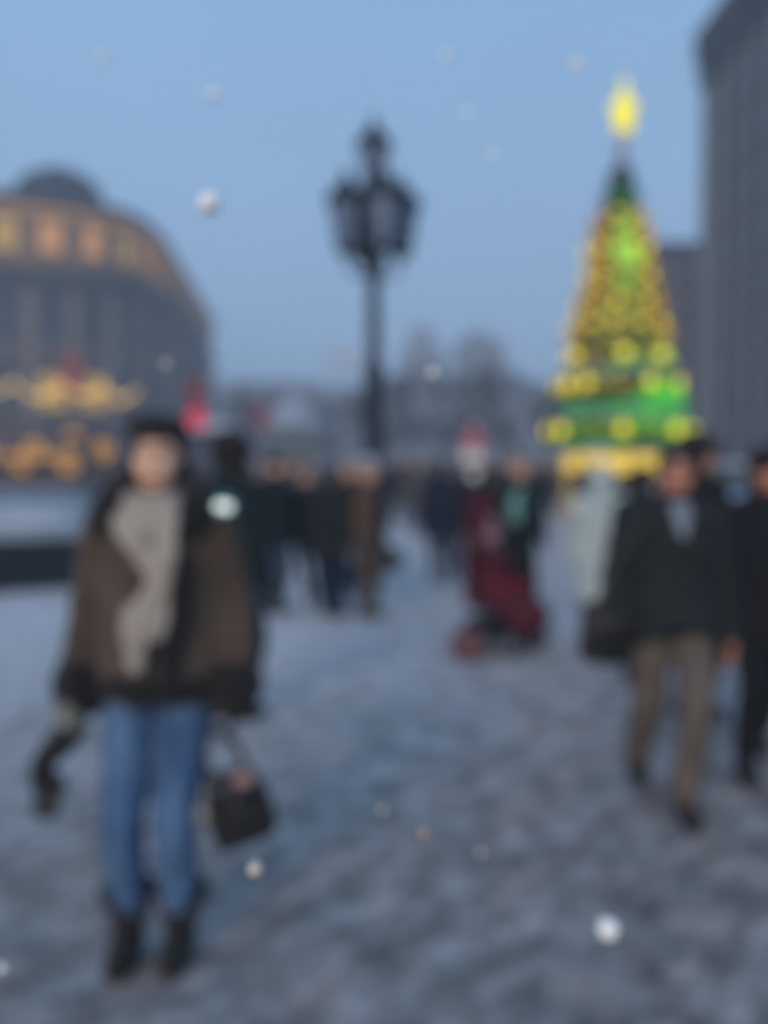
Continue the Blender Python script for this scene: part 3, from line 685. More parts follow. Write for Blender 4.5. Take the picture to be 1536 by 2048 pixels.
# gold garland nets on the upper half, bulbs on wires
def on(px_, y, k=1.03):
    z = tz(y); R0 = rad(z) * k; sx = max(-.98, min(.98, (px_ - (1236 - (y - 600) * .01)) * pxm / R0)); a = math.asin(sx); return Vector((R0 * sx, -R0 * math.cos(a), z))
AMB = mat('amber_bulb', (.5, .3, .05), .5, .1, emit=(1, .56, .05), estr=.60)
WIRE = mat('garland_wire', (.03, .03, .02), .6)
def chain(turns, y0, y1, ph, m, br, n):
    b = NB()
    for i in range(n):
        t = i / n; z = tz(y0) + (tz(y1) - tz(y0)) * t; a = ph + turns * 2 * PI * t; R0 = rad(z) * 1.04
        bmesh.ops.create_icosphere(b, subdivisions=1, radius=br * (1 + .25 * math.sin(i * 1.7)), matrix=Matrix.Translation((R0 * math.cos(a), R0 * math.sin(a), z)))
    setp(link('garland', b, m, ct), kind='stuff')
    b = NB(); tube(b, [Vector((rad(tz(y0) + (tz(y1) - tz(y0)) * i / 60) * 1.03 * math.cos(ph + turns * 2 * PI * i / 60), rad(tz(y0) + (tz(y1) - tz(y0)) * i / 60) * 1.03 * math.sin(ph + turns * 2 * PI * i / 60), tz(y0) + (tz(y1) - tz(y0)) * i / 60)) for i in range(61)], .015, 4); link('garland_wire', b, WIRE, ct)
for k in range(6): chain(1.1, 425, 700, k * PI / 3, AMB, .060, 52)
for k in range(6): chain(-1.1, 430, 700, k * PI / 3 + .3, AMB, .055, 46)
GRN = mat('green_light', (.05, .3, .03), .5, .1, emit=(.08, .75, .05), estr=.62); LIME = mat('lime_light', (.2, .4, .03), .5, .1, emit=(.35, .85, .08), estr=.7)
TEAL = mat('silver_green_tinsel', (.28, .46, .42), .4, .3, 12, metal=.2)
for (y, a0_, a1_, m, nb, br) in ((800, -1.35, -.15, GRN, 46, .10), (782, -1.45, -.2, GRN, 36, .10), (775, -2.9, -1.5, AMB, 26, .07), (722, -2.8, -.3, AMB, 40, .065), (860, -2.9, -.2, AMB, 44, .06), (815, -2.8, -1.6, GRN, 40, .06), (815, -1.7, .1, GRN, 60, .09), (720, -1.0, -.2, LIME, 26, .09), (735, -1.9, -1.2, GRN, 22, .07), (505, -2.0, -1.2, LIME, 16, .11), (530, -1.9, -1.0, LIME, 16, .11), (470, -2.0, -1.2, LIME, 12, .09), (565, -1.9, -1.3, GRN, 10, .09), (400, -2.3, -.8, GRN, 14, .05), (872, -2.9, -.2, GRN, 70, .06), (884, -2.9, -.2, GRN, 60, .045), (836, -2.6, -1.2, GRN, 34, .07), (845, -1.6, -.2, GRN, 40, .08), (760, -2.7, -1.7, LIME, 20, .05), (690, -2.4, -.6, LIME, 22, .06), (590, -1.9, -1.1, LIME, 16, .07), (640, -2.1, -1.3, LIME, 16, .07), (445, -2.0, -1.1, GRN, 12, .07)):
    b = NB()
    for i in range(nb):
        a = a0_ + (a1_ - a0_) * i / nb; z = tz(y + 10 * math.sin(i * 1.9)); R0 = rad(z) * 1.02; bmesh.ops.create_icosphere(b, subdivisions=1, radius=br * .8, matrix=Matrix.Translation((R0 * math.cos(a), R0 * math.sin(a), z)))
    setp(link('light_cluster', b, m, ct), kind='stuff')
for y, w_ in ((748, .07), (828, .085)):
    b = NB(); n = 72; R = []
    for i in range(n + 1):
        a = 2 * PI * i / n; z = tz(y + 7 * math.sin(a * 9)); R0 = rad(z) * 1.05; R.append(Vector((R0 * math.cos(a), R0 * math.sin(a), z)))
    tube(b, R, [w_ * (1 + .25 * math.sin(i * 2.1)) for i in range(n + 1)], 8); link('tinsel', b, TEAL, ct)
YB = mat('yellow_lamp', (.5, .45, .05), .5, .1, emit=(1, .78, .05), estr=.95)
bb = NB(); ellips(bb, (0, 0, 0), (.20, .20, .20), seg=14, rg=10)
for k in range(8):
    a = k * PI / 4; capsule(bb, (.1 * math.cos(a), 0, .1 * math.sin(a)), (.27 * math.cos(a), -.03, .27 * math.sin(a)), .06, .035, 6)
bmm = bpy.data.meshes.new('flower_lamp'); bb.to_mesh(bmm); bb.free(); bmm.materials.append(YB)
for ring_y, pxs in ((862, (1107, 1210, 1318, 1368)), (772, (1122, 1152, 1268, 1332)), (715, (1142, 1222, 1300)), (655, (1168, 1205, 1252, 1302)), (612, (1180, 1215, 1275)), (560, (1190, 1285)), (505, (1190, 1280))):
    for q in pxs:
        p = on(q, ring_y, 1.06); o = link('flower_lamp', bmm, None, ct, True, p, (0, 0, math.atan2(p.x, -p.y))); sc_ = .68 if ring_y > 700 else .45; o.scale = (sc_,) * 3
    R0 = rad(tz(ring_y)) * 1.06
    for k in range(4):
        a = PI * (.15 + .233 * k); o = link('flower_lamp', bmm, None, ct, True, (R0 * math.cos(a), R0 * math.sin(a), tz(ring_y)), (0, 0, a - PI / 2 + PI))
b = NB(); tube(b, [(0, 0, tz(345)), (.02, 0, tz(265))], [.14, .07], 10); link('spire', b, mat('copper_spire', (.25, .13, .16), .5, .2), ct)
b = NB(); zs = tz(226)
for s in (-1, 1):
    c = b.verts.new((.06, s * .22, zs)); pts = []
    for k in range(10):
        a = PI / 2 + k * PI / 5; r = (.72 if k % 2 == 0 else .50); r = 1.1 if k == 0 else r; pts.append(b.verts.new((.06 + r * .58 * math.cos(a), s * .05, zs + r * math.sin(a))))
    for k in range(10): b.faces.new((c, pts[k], pts[(k + 1) % 10]))
    if s == -1: A = pts
for k in range(10): b.faces.new((A[k], A[(k + 1) % 10], pts[(k + 1) % 10], pts[k]))
bmesh.ops.recalc_face_normals(b, faces=b.faces); link('star', b, mat('yellow_star', (.6, .55, .05), .4, .1, emit=(1, .84, .0), estr=.68), ct, False)
GOLDV = mat('gold_valance', (.5, .36, .06), .5, .2, 3, emit=(1, .68, .07), estr=.62)
b = NB(); n = 96; R1 = 108 * pxm; rr_ = []
for i in range(n + 1):
    a = 2 * PI * i / n; zz = tz(952) + .14 * abs(math.sin(a * 5)); zz2 = tz(908)
    u = Vector((math.cos(a), math.sin(a), 0)); rr_.append([u * R1 + Vector((0, 0, zz)), u * R1 + Vector((0, 0, zz2)), u * (R1 - .06) + Vector((0, 0, zz2)), u * (R1 - .06) + Vector((0, 0, zz))])
rings_to(b, rr_, False); bmesh.ops.recalc_face_normals(b, faces=b.faces); link('valance', b, GOLDV, ct, False)
pob = NB(); lathe(pob, [(.16, 0), (.16, .15), (.10, .2), (.10, tz(952)), (.14, tz(948)), (.14, tz(935))], 12); pom = bpy.data.meshes.new('post'); pob.to_mesh(pom); pob.free()
pom.materials.append(mat('gold_post', (.30, .20, .05), .5, .2, emit=(1, .6, .08), estr=.14))
for k in range(6):
    a = PI + k * PI / 3 + .12; link('post', pom, None, ct, True, (R1 * .97 * math.cos(a), R1 * .97 * math.sin(a), 0))
b = NB(); lathe(b, [(.45, 0), (.40, tz(900))], 16); link('trunk', b, BARK, ct)

# ------------------------------------------------------------------ snowman behind the walkers
sx_, sy_ = GX(947, 19), 19
sn = empty('snowman', (sx_, sy_, 0), 0, 'white snowman figure with bright red hat behind the two dark coated walkers', 'snowman')
WHT = mat('white_plush', (.72, .76, .68), .9, .08, 6)
b = NB(); ellips(b, (0, 0, .5), (.42, .42, .5)); ellips(b, (0, 0, 1.2), (.31, .31, .34)); ellips(b, (0, 0, 1.72), (.23, .23, .25)); link('body', fuse(b, .02, 2), WHT, sn)
b = NB(); lathe(b, [(.22, 1.86), (.21, 1.95), (.17, 2.05), (.11, 2.14), (.05, 2.22), (.01, 2.26)], 16); link('hat', b, mat('red_felt', (.45, .06, .10), .9, .15), sn)
b = NB(); ellips(b, (0, 0, 2.28), (.05, .05, .05)); link('pompom', b, WHT, sn)
b = NB(); capsule(b, (0, -.22, 1.72), (0, -.42, 1.69), .035, .008); link('nose', b, mat('orange_nose', (.6, .2, .03)), sn)
for s in (-1, 1):
    b = NB(); ellips(b, (s * .09, -.225, 1.80), (.025, .02, .03)); link('eye', b, LEATHER, sn)
b = NB(); lathe(b, [(.18, 1.44), (.26, 1.46), (.26, 1.54), (.18, 1.56)], 18); link('scarf', b, RED1, sn)

# ------------------------------------------------------------------ parked car at the right, glimpsed between two walkers
cr_ = empty('parked_car', (GX(1478, 21), 21, 0), math.radians(12), 'pale blue parked car with snow on its roof between the two right hand walkers', 'car')
CP = mat('pale_blue_paint', (.20, .30, .42), .35, .06, 3, spec=.5)
b = NB(); sec = [(-2.1, .45, .62), (-2.05, .30, .80), (-1.3, .28, .95), (-.75, .28, 1.02), (.9, .28, 1.02), (1.75, .28, .98), (2.05, .32, .85), (2.1, .45, .7)]
rings_to(b, [[Vector((x, -.82, z0)), Vector((x, -.84, (z0 + z1) / 2)), Vector((x, -.74, z1)), Vector((x, .74, z1)), Vector((x, .84, (z0 + z1) / 2)), Vector((x, .82, z0))] for x, z0, z1 in sec]); link('body', b, CP, cr_, False)
b = NB(); rings_to(b, [[Vector((x, -y, z0)), Vector((x, -y * .93, z1)), Vector((x, y * .93, z1)), Vector((x, y, z0))] for x, z0, z1, y in ((-.85, .99, 1.02, .70), (-.25, .99, 1.44, .68), (.95, .99, 1.46, .68), (1.65, .97, 1.0, .70))]); link('cabin', b, PANE_DARK, cr_, False)
b = NB(); box(b, (.35, 0, 1.47), (1.25, 1.22, .05), 0, .02); link('roof', b, CP, cr_)
b = NB(); box(b, (.35, 0, 1.54), (1.15, 1.1, .09), 0, .035); link('snow_cover', b, SNOW, cr_)
for x in (-1.35, 1.35):
    for y in (-.80, .80):
        b = NB(); bmesh.ops.create_cone(b, cap_ends=True, segments=24, radius1=.31, radius2=.31, depth=.2, matrix=Matrix.Translation((x, y, .31)) @ Matrix.Rotation(PI / 2, 4, 'X')); w_ = link('wheel', b, LEATHER, cr_, False)
        b = NB(); bmesh.ops.create_cone(b, cap_ends=True, segments=16, radius1=.19, radius2=.17, depth=.22, matrix=Matrix.Translation((x, y, .31)) @ Matrix.Rotation(PI / 2, 4, 'X')); link('rim', b, mat('rim', (.3, .3, .32), .4, metal=.8), w_, False)
for y in (-.58, .58):
    b = NB(); ellips(b, (-2.03, y, .70), (.07, .15, .09)); link('headlight', b, mat('car_headlight', (.6, .5, .3), .2, .1, emit=(1, .7, .3), estr=.5), cr_)

# ================================================================== PEOPLE
BROWN = mat('brown_shearling', (.078, .054, .041), .95, .45, 5, .9, 22, sheen=.15, col2=(.105, .072, .055))
BLKFUR = mat('black_fur', (.012, .012, .012), .95, .5, 12, 1.0, 60, sheen=.1)
SCARF = cloth('beige_grey_knit', (.37, .325, .275), var=.18, scale=10, bump=.7, bscale=45)
# --- the woman in front
WY = 3.07; wx = GX(317, WY)
woman, J = person(312, WY, 1.665, 'woman in brown fur jacket, beige scarf and blue jeans, standing with a handbag', coatm=BROWN, hem=.88, hemr=(.222, .165), near=True,
    legm=JEANS, bootm=BLKFUR, hair=HAIRM, hat='beret', hatm=BLKFUR, feet=((-.112, .0, 0), (.050, .02, 0)), hands=((-.238, -.06, .865), (.238, -.06, .865)),
    sleeve=.072, cuff=.078, stop=.066, gloves=LEATHER, foldamp=.013, flare=.02, head=(.0, .02), legr=1.0, legend=.12, shaft=.12, bootk=1.12, hipx=.096, kneein=-.10, skin=mat('fair_skin', (.78, .47, .33), .55, .06, 14, .05), x=wx)
# black fur trim: hem, collar and cuffs
b = NB(); n = 40; R = []
for z, k in ((.925, .93), (.93, 1.0), (.89, 1.03), (.850, 1.02), (.84, .94)): R.append([Vector((.220 * k * math.cos(2 * PI * i / n), .165 * k * math.sin(2 * PI * i / n), z)) for i in range(n)])
rings_to(b, R); link('fur_hem', fuse(b, .012, 1, .012, 20, 20, 4), BLKFUR, woman)
for s in (-1, 1):
    b = NB(); w0 = Vector(J['wr'][0 if s < 0 else 1]); e0 = Vector(J['el'][0 if s < 0 else 1]); d = (w0 - e0).normalized(); capsule(b, w0 - d * .025, w0 - d * .0, .093, .088)
    o = link('fur_cuff', fuse(b, .011, 1, .012, 20, 20, 5 + s), BLKFUR, woman)
b = NB()
tube(b, spline([(-.155, -.10, 1.36), (-.135, -.06, 1.44), (-.105, .03, 1.50), (0, .10, 1.52), (.105, .03, 1.50), (.125, -.06, 1.44), (.115, -.11, 1.36)], 6), [.035, .04, .045, .05, .052] + [.055] * 27 + [.052, .05, .045, .04, .035], 12)
link('fur_collar', fuse(b, .010, 2, .012, 22, 22, 7), BLKFUR, woman)
for s in (-1, 1):  # long dark hair beside the face
    b = NB(); capsule(b, (s * .080, .0, 1.60), (s * .090, -.03, 1.46), .020, .022)
    link('hair_lock', fuse(b, .009, 2, .006, 4, 30, 9), HAIRM, woman)
b = NB()   # knitted scarf: loop, cross-over drape and long tail
lathe(b, [(.07, 1.40), (.112, 1.41), (.122, 1.445), (.108, 1.485), (.07, 1.48)], 24, (0, -.02, 0)); ellips(b, (-.01, -.135, 1.385), (.075, .045, .06))
ribbon(b, spline([(-.105, -.10, 1.425), (-.07, -.165, 1.375), (-.005, -.195, 1.30), (.040, -.20, 1.215), (.045, -.20, 1.13), (.02, -.205, 1.05)], 5), .062, .028, wave=.008)
ribbon(b, spline([(.055, -.12, 1.44), (.062, -.18, 1.34), (.045, -.205, 1.22), (.0, -.215, 1.13), (-.025, -.22, 1.04), (-.022, -.225, .955)], 5), [.065, .065, .065, .065, .065, .065, .068, .07, .07, .072, .075, .078, .08, .08, .08, .08, .08, .078, .075, .072, .07, .065, .06, .06, .05, .045], .028, wave=.010)
ribbon(b, spline([(-.035, -.185, 1.16), (-.045, -.21, 1.10), (-.04, -.215, 1.03), (-.03, -.222, .99)], 5), .05, .026, wave=.008)
link('scarf', fuse(b, .009, 2, .004, 10, 30, 8), SCARF, woman)
b = NB()   # dark front opening edged in fur
ribbon(b, spline([(.10, -.15, 1.30), (.095, -.172, 1.15), (.07, -.178, 1.0), (.055, -.185, .87)], 5), .060, .03, wave=.004); link('front_lining', fuse(b, .010, 2, .006, 8, 25, 3), BLKFUR, woman)
for s in (-1, 1):  # fur top and grey band of each boot
    a = Vector((-.112, 0, .085)) if s < 0 else Vector((.050, .02, .085))
    b = NB(); lathe(b, [(.05, .165), (.080, .17), (.092, .20), (.088, .235), (.06, .25)], 20, (a.x, a.y, 0)); link('boot_fur', fuse(b, .010, 1, .010, 20, 20, 3), BLKFUR, woman)
    b = NB(); lathe(b, [(.05, .112), (.064, .116), (.066, .158), (.05, .162)], 20, (a.x, a.y, 0)); link('boot_band', b, cloth('grey_band', (.10, .095, .10)), woman)
# teal backpack behind her and a glowing piece added in place of a glint
sc0 = 1.665 / 1.7
TEALC = cloth('teal_nylon', (.03, .15, .18), rough=.6)
bp_ = empty('backpack', (wx - .012, WY + .20, 1.20), 0, 'teal backpack worn on the back of the woman in brown', 'backpack')
b = NB(); box(b, (0, 0, .04), (.44, .17, .42), 0, .05); link('bag_body', fuse(b, .012, 5, .006, 6, 10, 3), TEALC, bp_)
b = NB(); box(b, (0, .10, -.02), (.26, .05, .2), 0, .02); link('front_pocket', b, TEALC, bp_)
for s in (-1, 1):
    b = NB(); ribbon(b, spline([(s * .13, -.09, .20), (s * .145, -.15, .235), (s * .15, -.22, .235)], 5), .05, .012, nrm=Vector((s * .1, 0, 1)).normalized()); link('shoulder_strap', b, TEALC, bp_)
cl = empty('added_glint', (GX(448, WY - .16), WY - .16, W(448, 1012, WY - .16).z), 0, 'added glowing white glint with teal housing at the shoulder of the woman in brown', 'light')
b = NB(); capsule(b, (-.014, 0, 0), (.010, 0, -.003), .0135, .0135); link('lens', b, mat('added_glint_glow', (.8, .85, .8), .3, .05, emit=(.95, 1, .88), estr=.72), cl)
b = NB(); lathe(b, [(.020, -.012), (.036, -.01), (.036, .012), (.020, .014)], 16, (0, 0, 0)); bmesh.ops.rotate(b, verts=b.verts, matrix=Matrix.Rotation(PI / 2, 3, 'X')); bmesh.ops.translate(b, verts=b.verts, vec=(0, .02, 0)); link('surround', b, TEALC, cl)

# handbag in her left hand
hb_ = empty('handbag', (wx + .250, WY - .06, .485), 0, 'black leather handbag hanging from the hand of the woman in brown', 'handbag'); hb_.rotation_euler = (0, -.30, .15)
b = NB(); rings_to(b, [[Vector((sx * w / 2, sy * d / 2, z)) for sx, sy in ((-1, -1), (-.5, -1.12), (.5, -1.12), (1, -1), (1, 1), (.5, 1.12), (-.5, 1.12), (-1, 1))] for z, w, d in ((-.10, .16, .09), (-.085, .19, .115), (0, .20, .12), (.08, .165, .09), (.125, .125, .05))]); link('bag_body', fuse(b, .008, 4, .004, 8, 14, 4), LEATHER, hb_)
b = NB(); box(b, (0, -.055, .045), (.15, .02, .09), 0, .008); link('flap', b, LEATHER, hb_)
for s in (-1, 1):
    b = NB(); tube(b, spline([(-.055, s * .03, .11), (-.05, s * .03, .19), (.0, s * .012, .255), (.05, s * .03, .19), (.055, s * .03, .11)], 6), .008, 8); link('handle', b, LEATHER, hb_)
b = NB(); ellips(b, (.045, -.07, .105), (.028, .014, .026)); link('bow', b, mat('dusty_pink', (.40, .24, .23), .7), hb_)
b = NB(); box(b, (-.10, -.03, .03), (.028, .012, .05), .3, .004); tube(b, [(-.075, -.03, .10), (-.10, -.03, .05)], .003, 5); link('tag', b, mat('pale_tag', (.42, .40, .32), .7), hb_)
# her spare gloves, held in the right hand
gv = empty('gloves', (wx - .252, WY - .07, .76), 0, 'pair of black leather gloves dangling from the hand of the woman in brown', 'gloves')
for dx, ang_ in ((0, .0), (.03, .18)):
    b = NB(); pts = spline([(0, 0, 0), (-.045, -.01, -.06), (-.088, -.015, -.125), (-.10, -.018, -.17)], 5); tube(b, pts, [.028 + .010 * math.sin(i / 15 * PI) for i in range(len(pts))], 10)
    hand_shape(b, (-.095, -.018, -.15), (.25, 0, -1), (1, 0, 0), True, .6)
    bmesh.ops.rotate(b, verts=b.verts, matrix=Matrix.Rotation(ang_, 3, 'Y')); bmesh.ops.translate(b, verts=b.verts, vec=(dx, dx * .6, -dx * .3)); link('glove', fuse(b, .007, 2, .003, 10, 10, 3), LEATHER, gv)
b = NB(); capsule(b, (.012, -.02, .08), (-.005, -.02, .02), .05, .055, 12, .8); link('pale_lining', fuse(b, .009, 2, .008, 18, 18, 2), cloth('pale_fleece', (.20, .21, .19)), gv)

# --- the man walking on the right
MY = 4.38; mx_ = GX(1350, MY)
man, JM = person(1350, MY, 1.60, 'man in dark open coat and grey beige trousers walking towards us, bare headed', coatm=CHAR, gloves=None, hem=.80, hemr=(.235, .165), near=True, notch=.11, flare=.015,
    legm=BEIGE, skin=SKIN_RED, feet=((-.085, .33, .055), (.03, -.12, 0)), hands=((-.28, -.05, .86), (.262, -.02, .83)), legr=1.18, foldamp=.016, head=(-.05, .05), sleeve=.070, cuff=.062, x=mx_, wid=1.08)
b = NB(); lathe(b, [(.055, 1.40), (.075, 1.41), (.082, 1.46), (.06, 1.475)], 18, (0, -.02, 0)); ribbon(b, [(0, -.10, 1.44), (0, -.135, 1.38), (0, -.15, 1.30)], [.10, .08, .03], .012); link('shirt', fuse(b, .008, 1), cloth('pale_shirt', (.22, .26, .31)), man)
for s in (-1, 1):
    b = NB(); ribbon(b, spline([(s * .075, -.075, 1.47), (s * .095, -.14, 1.38), (s * .055, -.17, 1.22)], 4), .075, .018); link('lapel', fuse(b, .009, 2), CHAR, man)
for z in (1.16, 1.06):
    b = NB(); ellips(b, (.02, -.158, z), (.012, .006, .012), seg=10, rg=6); link('button', b, LEATHER, man)
sbg = empty('shoulder_bag', (GX(1212, MY - .15), MY - .15, .80), 0, 'black shoulder bag at the hip of the walking man', 'bag'); sbg.rotation_euler = (0, .12, .2)
b = NB(); box(b, (0, 0, .01), (.22, .11, .25), 0, .03); link('bag_body', fuse(b, .010, 3, .005, 8, 12, 4), LEATHER, sbg)
b = NB(); box(b, (-.01, -.065, .06), (.20, .02, .13), 0, .008); link('flap', b, mat('brown_black_leather', (.03, .022, .022), .5, .3, 10), sbg)
b = NB(); ribbon(b, spline([(-.05, 0, .12), (.02, .02, .33), (.13, .03, .52), (.16, .06, .60)], 6), .03, .008, nrm=Vector((-.6, -.8, 0))); link('strap', b, LEATHER, sbg)

# --- far right walker, cut by the frame
person(1535, 4.85, 1.60, 'walker in black coat cut off by the right edge of the photo', coatm=DARK, hem=.72, hemr=(.215, .16), near=True, legm=DARK, skin=SKIN_RED,
       feet=((-.10, -.02, 0), (.10, .35, .05)), hands=((-.265, -.05, .85), (.26, .05, .85)), head=(.3, 0), hat='beanie', hatm=cloth('plum_knit', (.03, .02, .03)))
person(1398, 6.1, 1.70, 'person in black with wide dark fur hat directly behind the walking man', coatm=DARK, hem=.60, hat='fur', hatm=BLKFUR, head=(.8, 0), rz=.5, x=GX(1392, 6.1), hands=((-.30, 0, .86), (.31, 0, .86)), wid=1.15)
person(1288, 7.0, 1.52, 'person in dark coat glimpsed between pale coated woman and walking man', coatm=DARK, hem=.55, hair=HAIRM, rz=PI)
pale, _ = person(1204, 7.9, 1.52, 'person in long pale grey hooded coat beside the walking man', coatm=cloth('pale_grey_wool', (.39, .46, .46)), hem=.52, hemr=(.23, .18), wid=1.15, hat='hood', hatm=cloth('pale_grey_wool', (.39, .46, .46)),
       legm=DARK, rz=PI * .95, hands=((-.22, 0, .82), (.22, 0, .82)), lean=.03)
# person behind the woman with big fur hat
person(462, 6.0, 1.70, 'person in black green coat and big round fur hat behind the woman in brown', coatm=DARKGREEN, hem=.62, hemr=(.20, .15), hat='fur', hatm=mat('brown_black_fur', (.022, .020, .017), .95, .4, 12, 1, 50), rz=2.5, legm=DARKGREEN)

# --- the group on the left of the lamp post
g1 = 'group of people talking left of the lamp post'
REDK = cloth('dark_red_knit', (.055, .022, .028)); BLUEK = cloth('blue_knit', (.05, .07, .13))
person(546, 10.4, 1.62, 'person in black coat with dark red cap and grey jeans, leftmost of the talking group', coatm=DARKGREEN, hem=.72, hemr=(.22, .17), legm=JEANS_GREY, hat='beanie', hatm=REDK, rz=.9, group=g1, wid=1.15)
person(612, 10.9, 1.50, 'bare headed person in black jacket facing us in the talking group', coatm=DARK, hem=.75, hemr=(.24, .18), legm=DARK, rz=.1, group=g1, feet=((.05, .05, 0), (.20, 0, 0)), hair=cloth('brown_hair', (.10, .055, .04)), wid=1.2)
person(664, 10.2, 1.52, 'person in black coat with blue knitted hat and dark jeans in the talking group', coatm=DARK, hem=.62, hemr=(.225, .17), legm=JEANS_DARK, hat='beanie', hatm=BLUEK, rz=PI * .8, group=g1, legr=1.15, wid=1.12)
tanp, _ = person(733, 10.1, 1.55, 'fair haired person in long tan coat, rightmost of the talking group', coatm=TAN, hem=.58, hemr=(.17, .14), legm=cloth('brown_trousers', (.09, .07, .06)), bootm=cloth('brown_boot', (.07, .05, .045)), rz=1.2, group=g1,
                hair=cloth('fair_hair', (.30, .20, .15)), wid=.85)
person(695, 11.6, 1.56, 'fair haired person in dark coat behind the blue hatted one', coatm=cloth('brown_black_cloth', (.03, .025, .025)), hem=.7, hair=cloth('blond_hair', (.36, .26, .19)), rz=.4, group=g1)
person(738, 13.0, 1.60, 'person in white fur hat right in front of the lamp post', coatm=DARK, hem=.7, hat='fur', hatm=cloth('white_fur', (.42, .45, .50)), rz=PI, hair=cloth('white_fur', (.42, .45, .50)))
hbg = empty('holdall', (GX(784, 9.9), 9.9, W(784, 1140, 9.9).z), 0, 'small black holdall carried by the person in the tan coat', 'bag')
b = NB(); box(b, (0, 0, .09), (.26, .14, .19), 0, .05); link('bag_body', fuse(b, .012, 3, .006, 8, 10, 2), LEATHER, hbg)
b = NB(); tube(b, spline([(-.07, 0, .17), (-.10, 0, .26), (-.16, .0, .30), (-.08, .02, .27), (.06, .0, .17)], 5), .01, 6); link('handle', b, LEATHER, hbg)

# --- the two walkers seen from behind, and the people round the pushchair
person(882, 12.9, 1.60, 'person in navy coat seen from behind, left one of the two before the snowman', coatm=NAVY, hem=.62, hemr=(.22, .17), legm=cloth('slate_trousers', (.03, .038, .055)), rz=PI, wid=1.2, hair=HAIRM)
person(928, 13.4, 1.56, 'person in black jacket seen from behind, right one of the two before the snowman', coatm=DARK, hem=.75, hemr=(.23, .17), legm=JEANS_GREY, rz=PI * .95, wid=1.15)
person(974, 11.2, 1.46, 'person in dark red jacket behind the pushchair', coatm=cloth('dark_red_jacket', (.06, .012, .020)), hem=.7, hat='hood', hatm=DARK, rz=2.9)
MINT = cloth('mint_scarf', (.16, .32, .30))
push, JP = person(1035, 9.0, 1.60, 'person in black coat with mint scarf pushing the maroon pushchair', coatm=DARKGREEN, hem=.50, hemr=(.19, .16), legm=DARK, rz=.25, scarf=None, hands=((-.22, -.36, .94), (.10, -.38, .94)), lean=.06,
       hair=cloth('fair_hair', (.3, .2, .15)))
b = NB(); tube(b, [(.02, -.14, 1.43), (-.05, -.18, 1.39), (-.08, -.20, 1.33)], [.02, .03, .035]); ribbon(b, spline([(-.08, -.20, 1.34), (-.10, -.225, 1.28), (-.11, -.235, 1.18), (-.12, -.235, 1.09)], 5), .12, .03, wave=.006); link('scarf', fuse(b, .012, 2, .005, 8, 20, 1), MINT, push)

# --- pushchair
pc = empty('pushchair', (GX(992, 8.25), 8.25, 0), .95, 'maroon pushchair with folded hood coming towards us across the snow', 'pushchair')
MAR = cloth('maroon_canvas', (.085, .018, .030)); MAR2 = cloth('dark_maroon_canvas', (.075, .016, .025)); TUBE = mat('dark_tube', (.03, .03, .035), .4, metal=.6)
b = NB()
for s in (-1, 1):
    tube(b, [(s * .21, -.24, .12), (s * .24, .05, .46), (s * .23, .48, .98)], .016, 8); tube(b, [(s * .21, .22, .12), (s * .24, .0, .48)], .016, 8)
tube(b, [(-.24, -.24, .115), (.24, -.24, .115)], .014, 8); tube(b, [(-.24, .22, .115), (.24, .22, .115)], .014, 8); link('chassis', b, TUBE, pc)
b = NB(); tube(b, spline([(-.23, .46, .96), (-.22, .52, 1.02), (0, .54, 1.03), (.22, .52, 1.02), (.23, .46, .96)], 5), .02, 8); link('push_handle', b, LEATHER, pc)
b = NB(); box(b, (0, .02, .45), (.38, .40, .10), 0, .03); box(b, (0, .23, .68), (.38, .10, .50), 0, .03); box(b, (0, -.22, .34), (.34, .10, .26), 0, .03); link('seat', fuse(b, .014, 4, .008, 5, 8, 2), MAR, pc)
b = NB(); ellips(b, (0, -.05, .54), (.21, .27, .19)); ellips(b, (0, -.28, .36), (.21, .20, .21)); ellips(b, (0, .07, .74), (.14, .13, .15)); link('footmuff', fuse(b, .014, 4, .014, 6, 9, 5), MAR, pc)
b = NB(); R = []
for i in range(9):
    a = math.radians(10 + i * 17); R.append([Vector((sx * .215, .16 - .30 * math.cos(a) * (1 - .25 * abs(sx) ** 4), .72 + .30 * math.sin(a) * (1 - .12 * abs(sx) ** 4))) for sx in (-1, -.85, -.5, 0, .5, .85, 1)])
for k in range(8):
    for j in range(6):
        vs = [b.verts.new(v) for v in (R[k][j], R[k][j + 1], R[k + 1][j + 1], R[k + 1][j])]; b.faces.new(vs)
bmesh.ops.remove_doubles(b, verts=b.verts, dist=1e-4); bmesh.ops.solidify(b, geom=b.faces[:], thickness=.02); link('hood', b, MAR2, pc)
b = NB(); tube(b, spline([(-.21, .05, .66), (-.20, -.22, .68), (0, -.30, .69), (.20, -.22, .68), (.21, .05, .66)], 5), .024, 8); link('bumper_bar', b, cloth('red_padding', (.24, .02, .03)), pc)
wb = NB(); bmesh.ops.create_cone(wb, cap_ends=True, segments=24, radius1=.115, radius2=.115, depth=.05, matrix=Matrix.Rotation(PI / 2, 4, 'Y')); wm = bpy.data.meshes.new('wheel'); wb.to_mesh(wm); wb.free(); wm.materials.append(LEATHER)
wb = NB(); bmesh.ops.create_cone(wb, cap_ends=True, segments=16, radius1=.075, radius2=.065, depth=.06, matrix=Matrix.Rotation(PI / 2, 4, 'Y')); wh = bpy.data.meshes.new('hub'); wb.to_mesh(wh); wb.free(); wh.materials.append(mat('rim', (.3, .3, .32)))
for sx in (-.24, .24):
    for sy in (-.24, .22): o = link('wheel', wm, None, pc, False, (sx, sy, .115)); link('hub', wh, None, o, False)
b = NB(); box(b, (0, .12, .24), (.36, .34, .16), 0, .04); link('basket', b, LEATHER, pc)
pc.location.x = GX(1000, 8.25); pc.scale = (.92, .92, .84)
pk = empty('carrier_bag', (GX(936, 7.9), 7.9, 0), .2, 'dusty pink carrier bag on the snow beside the pushchair', 'bag')
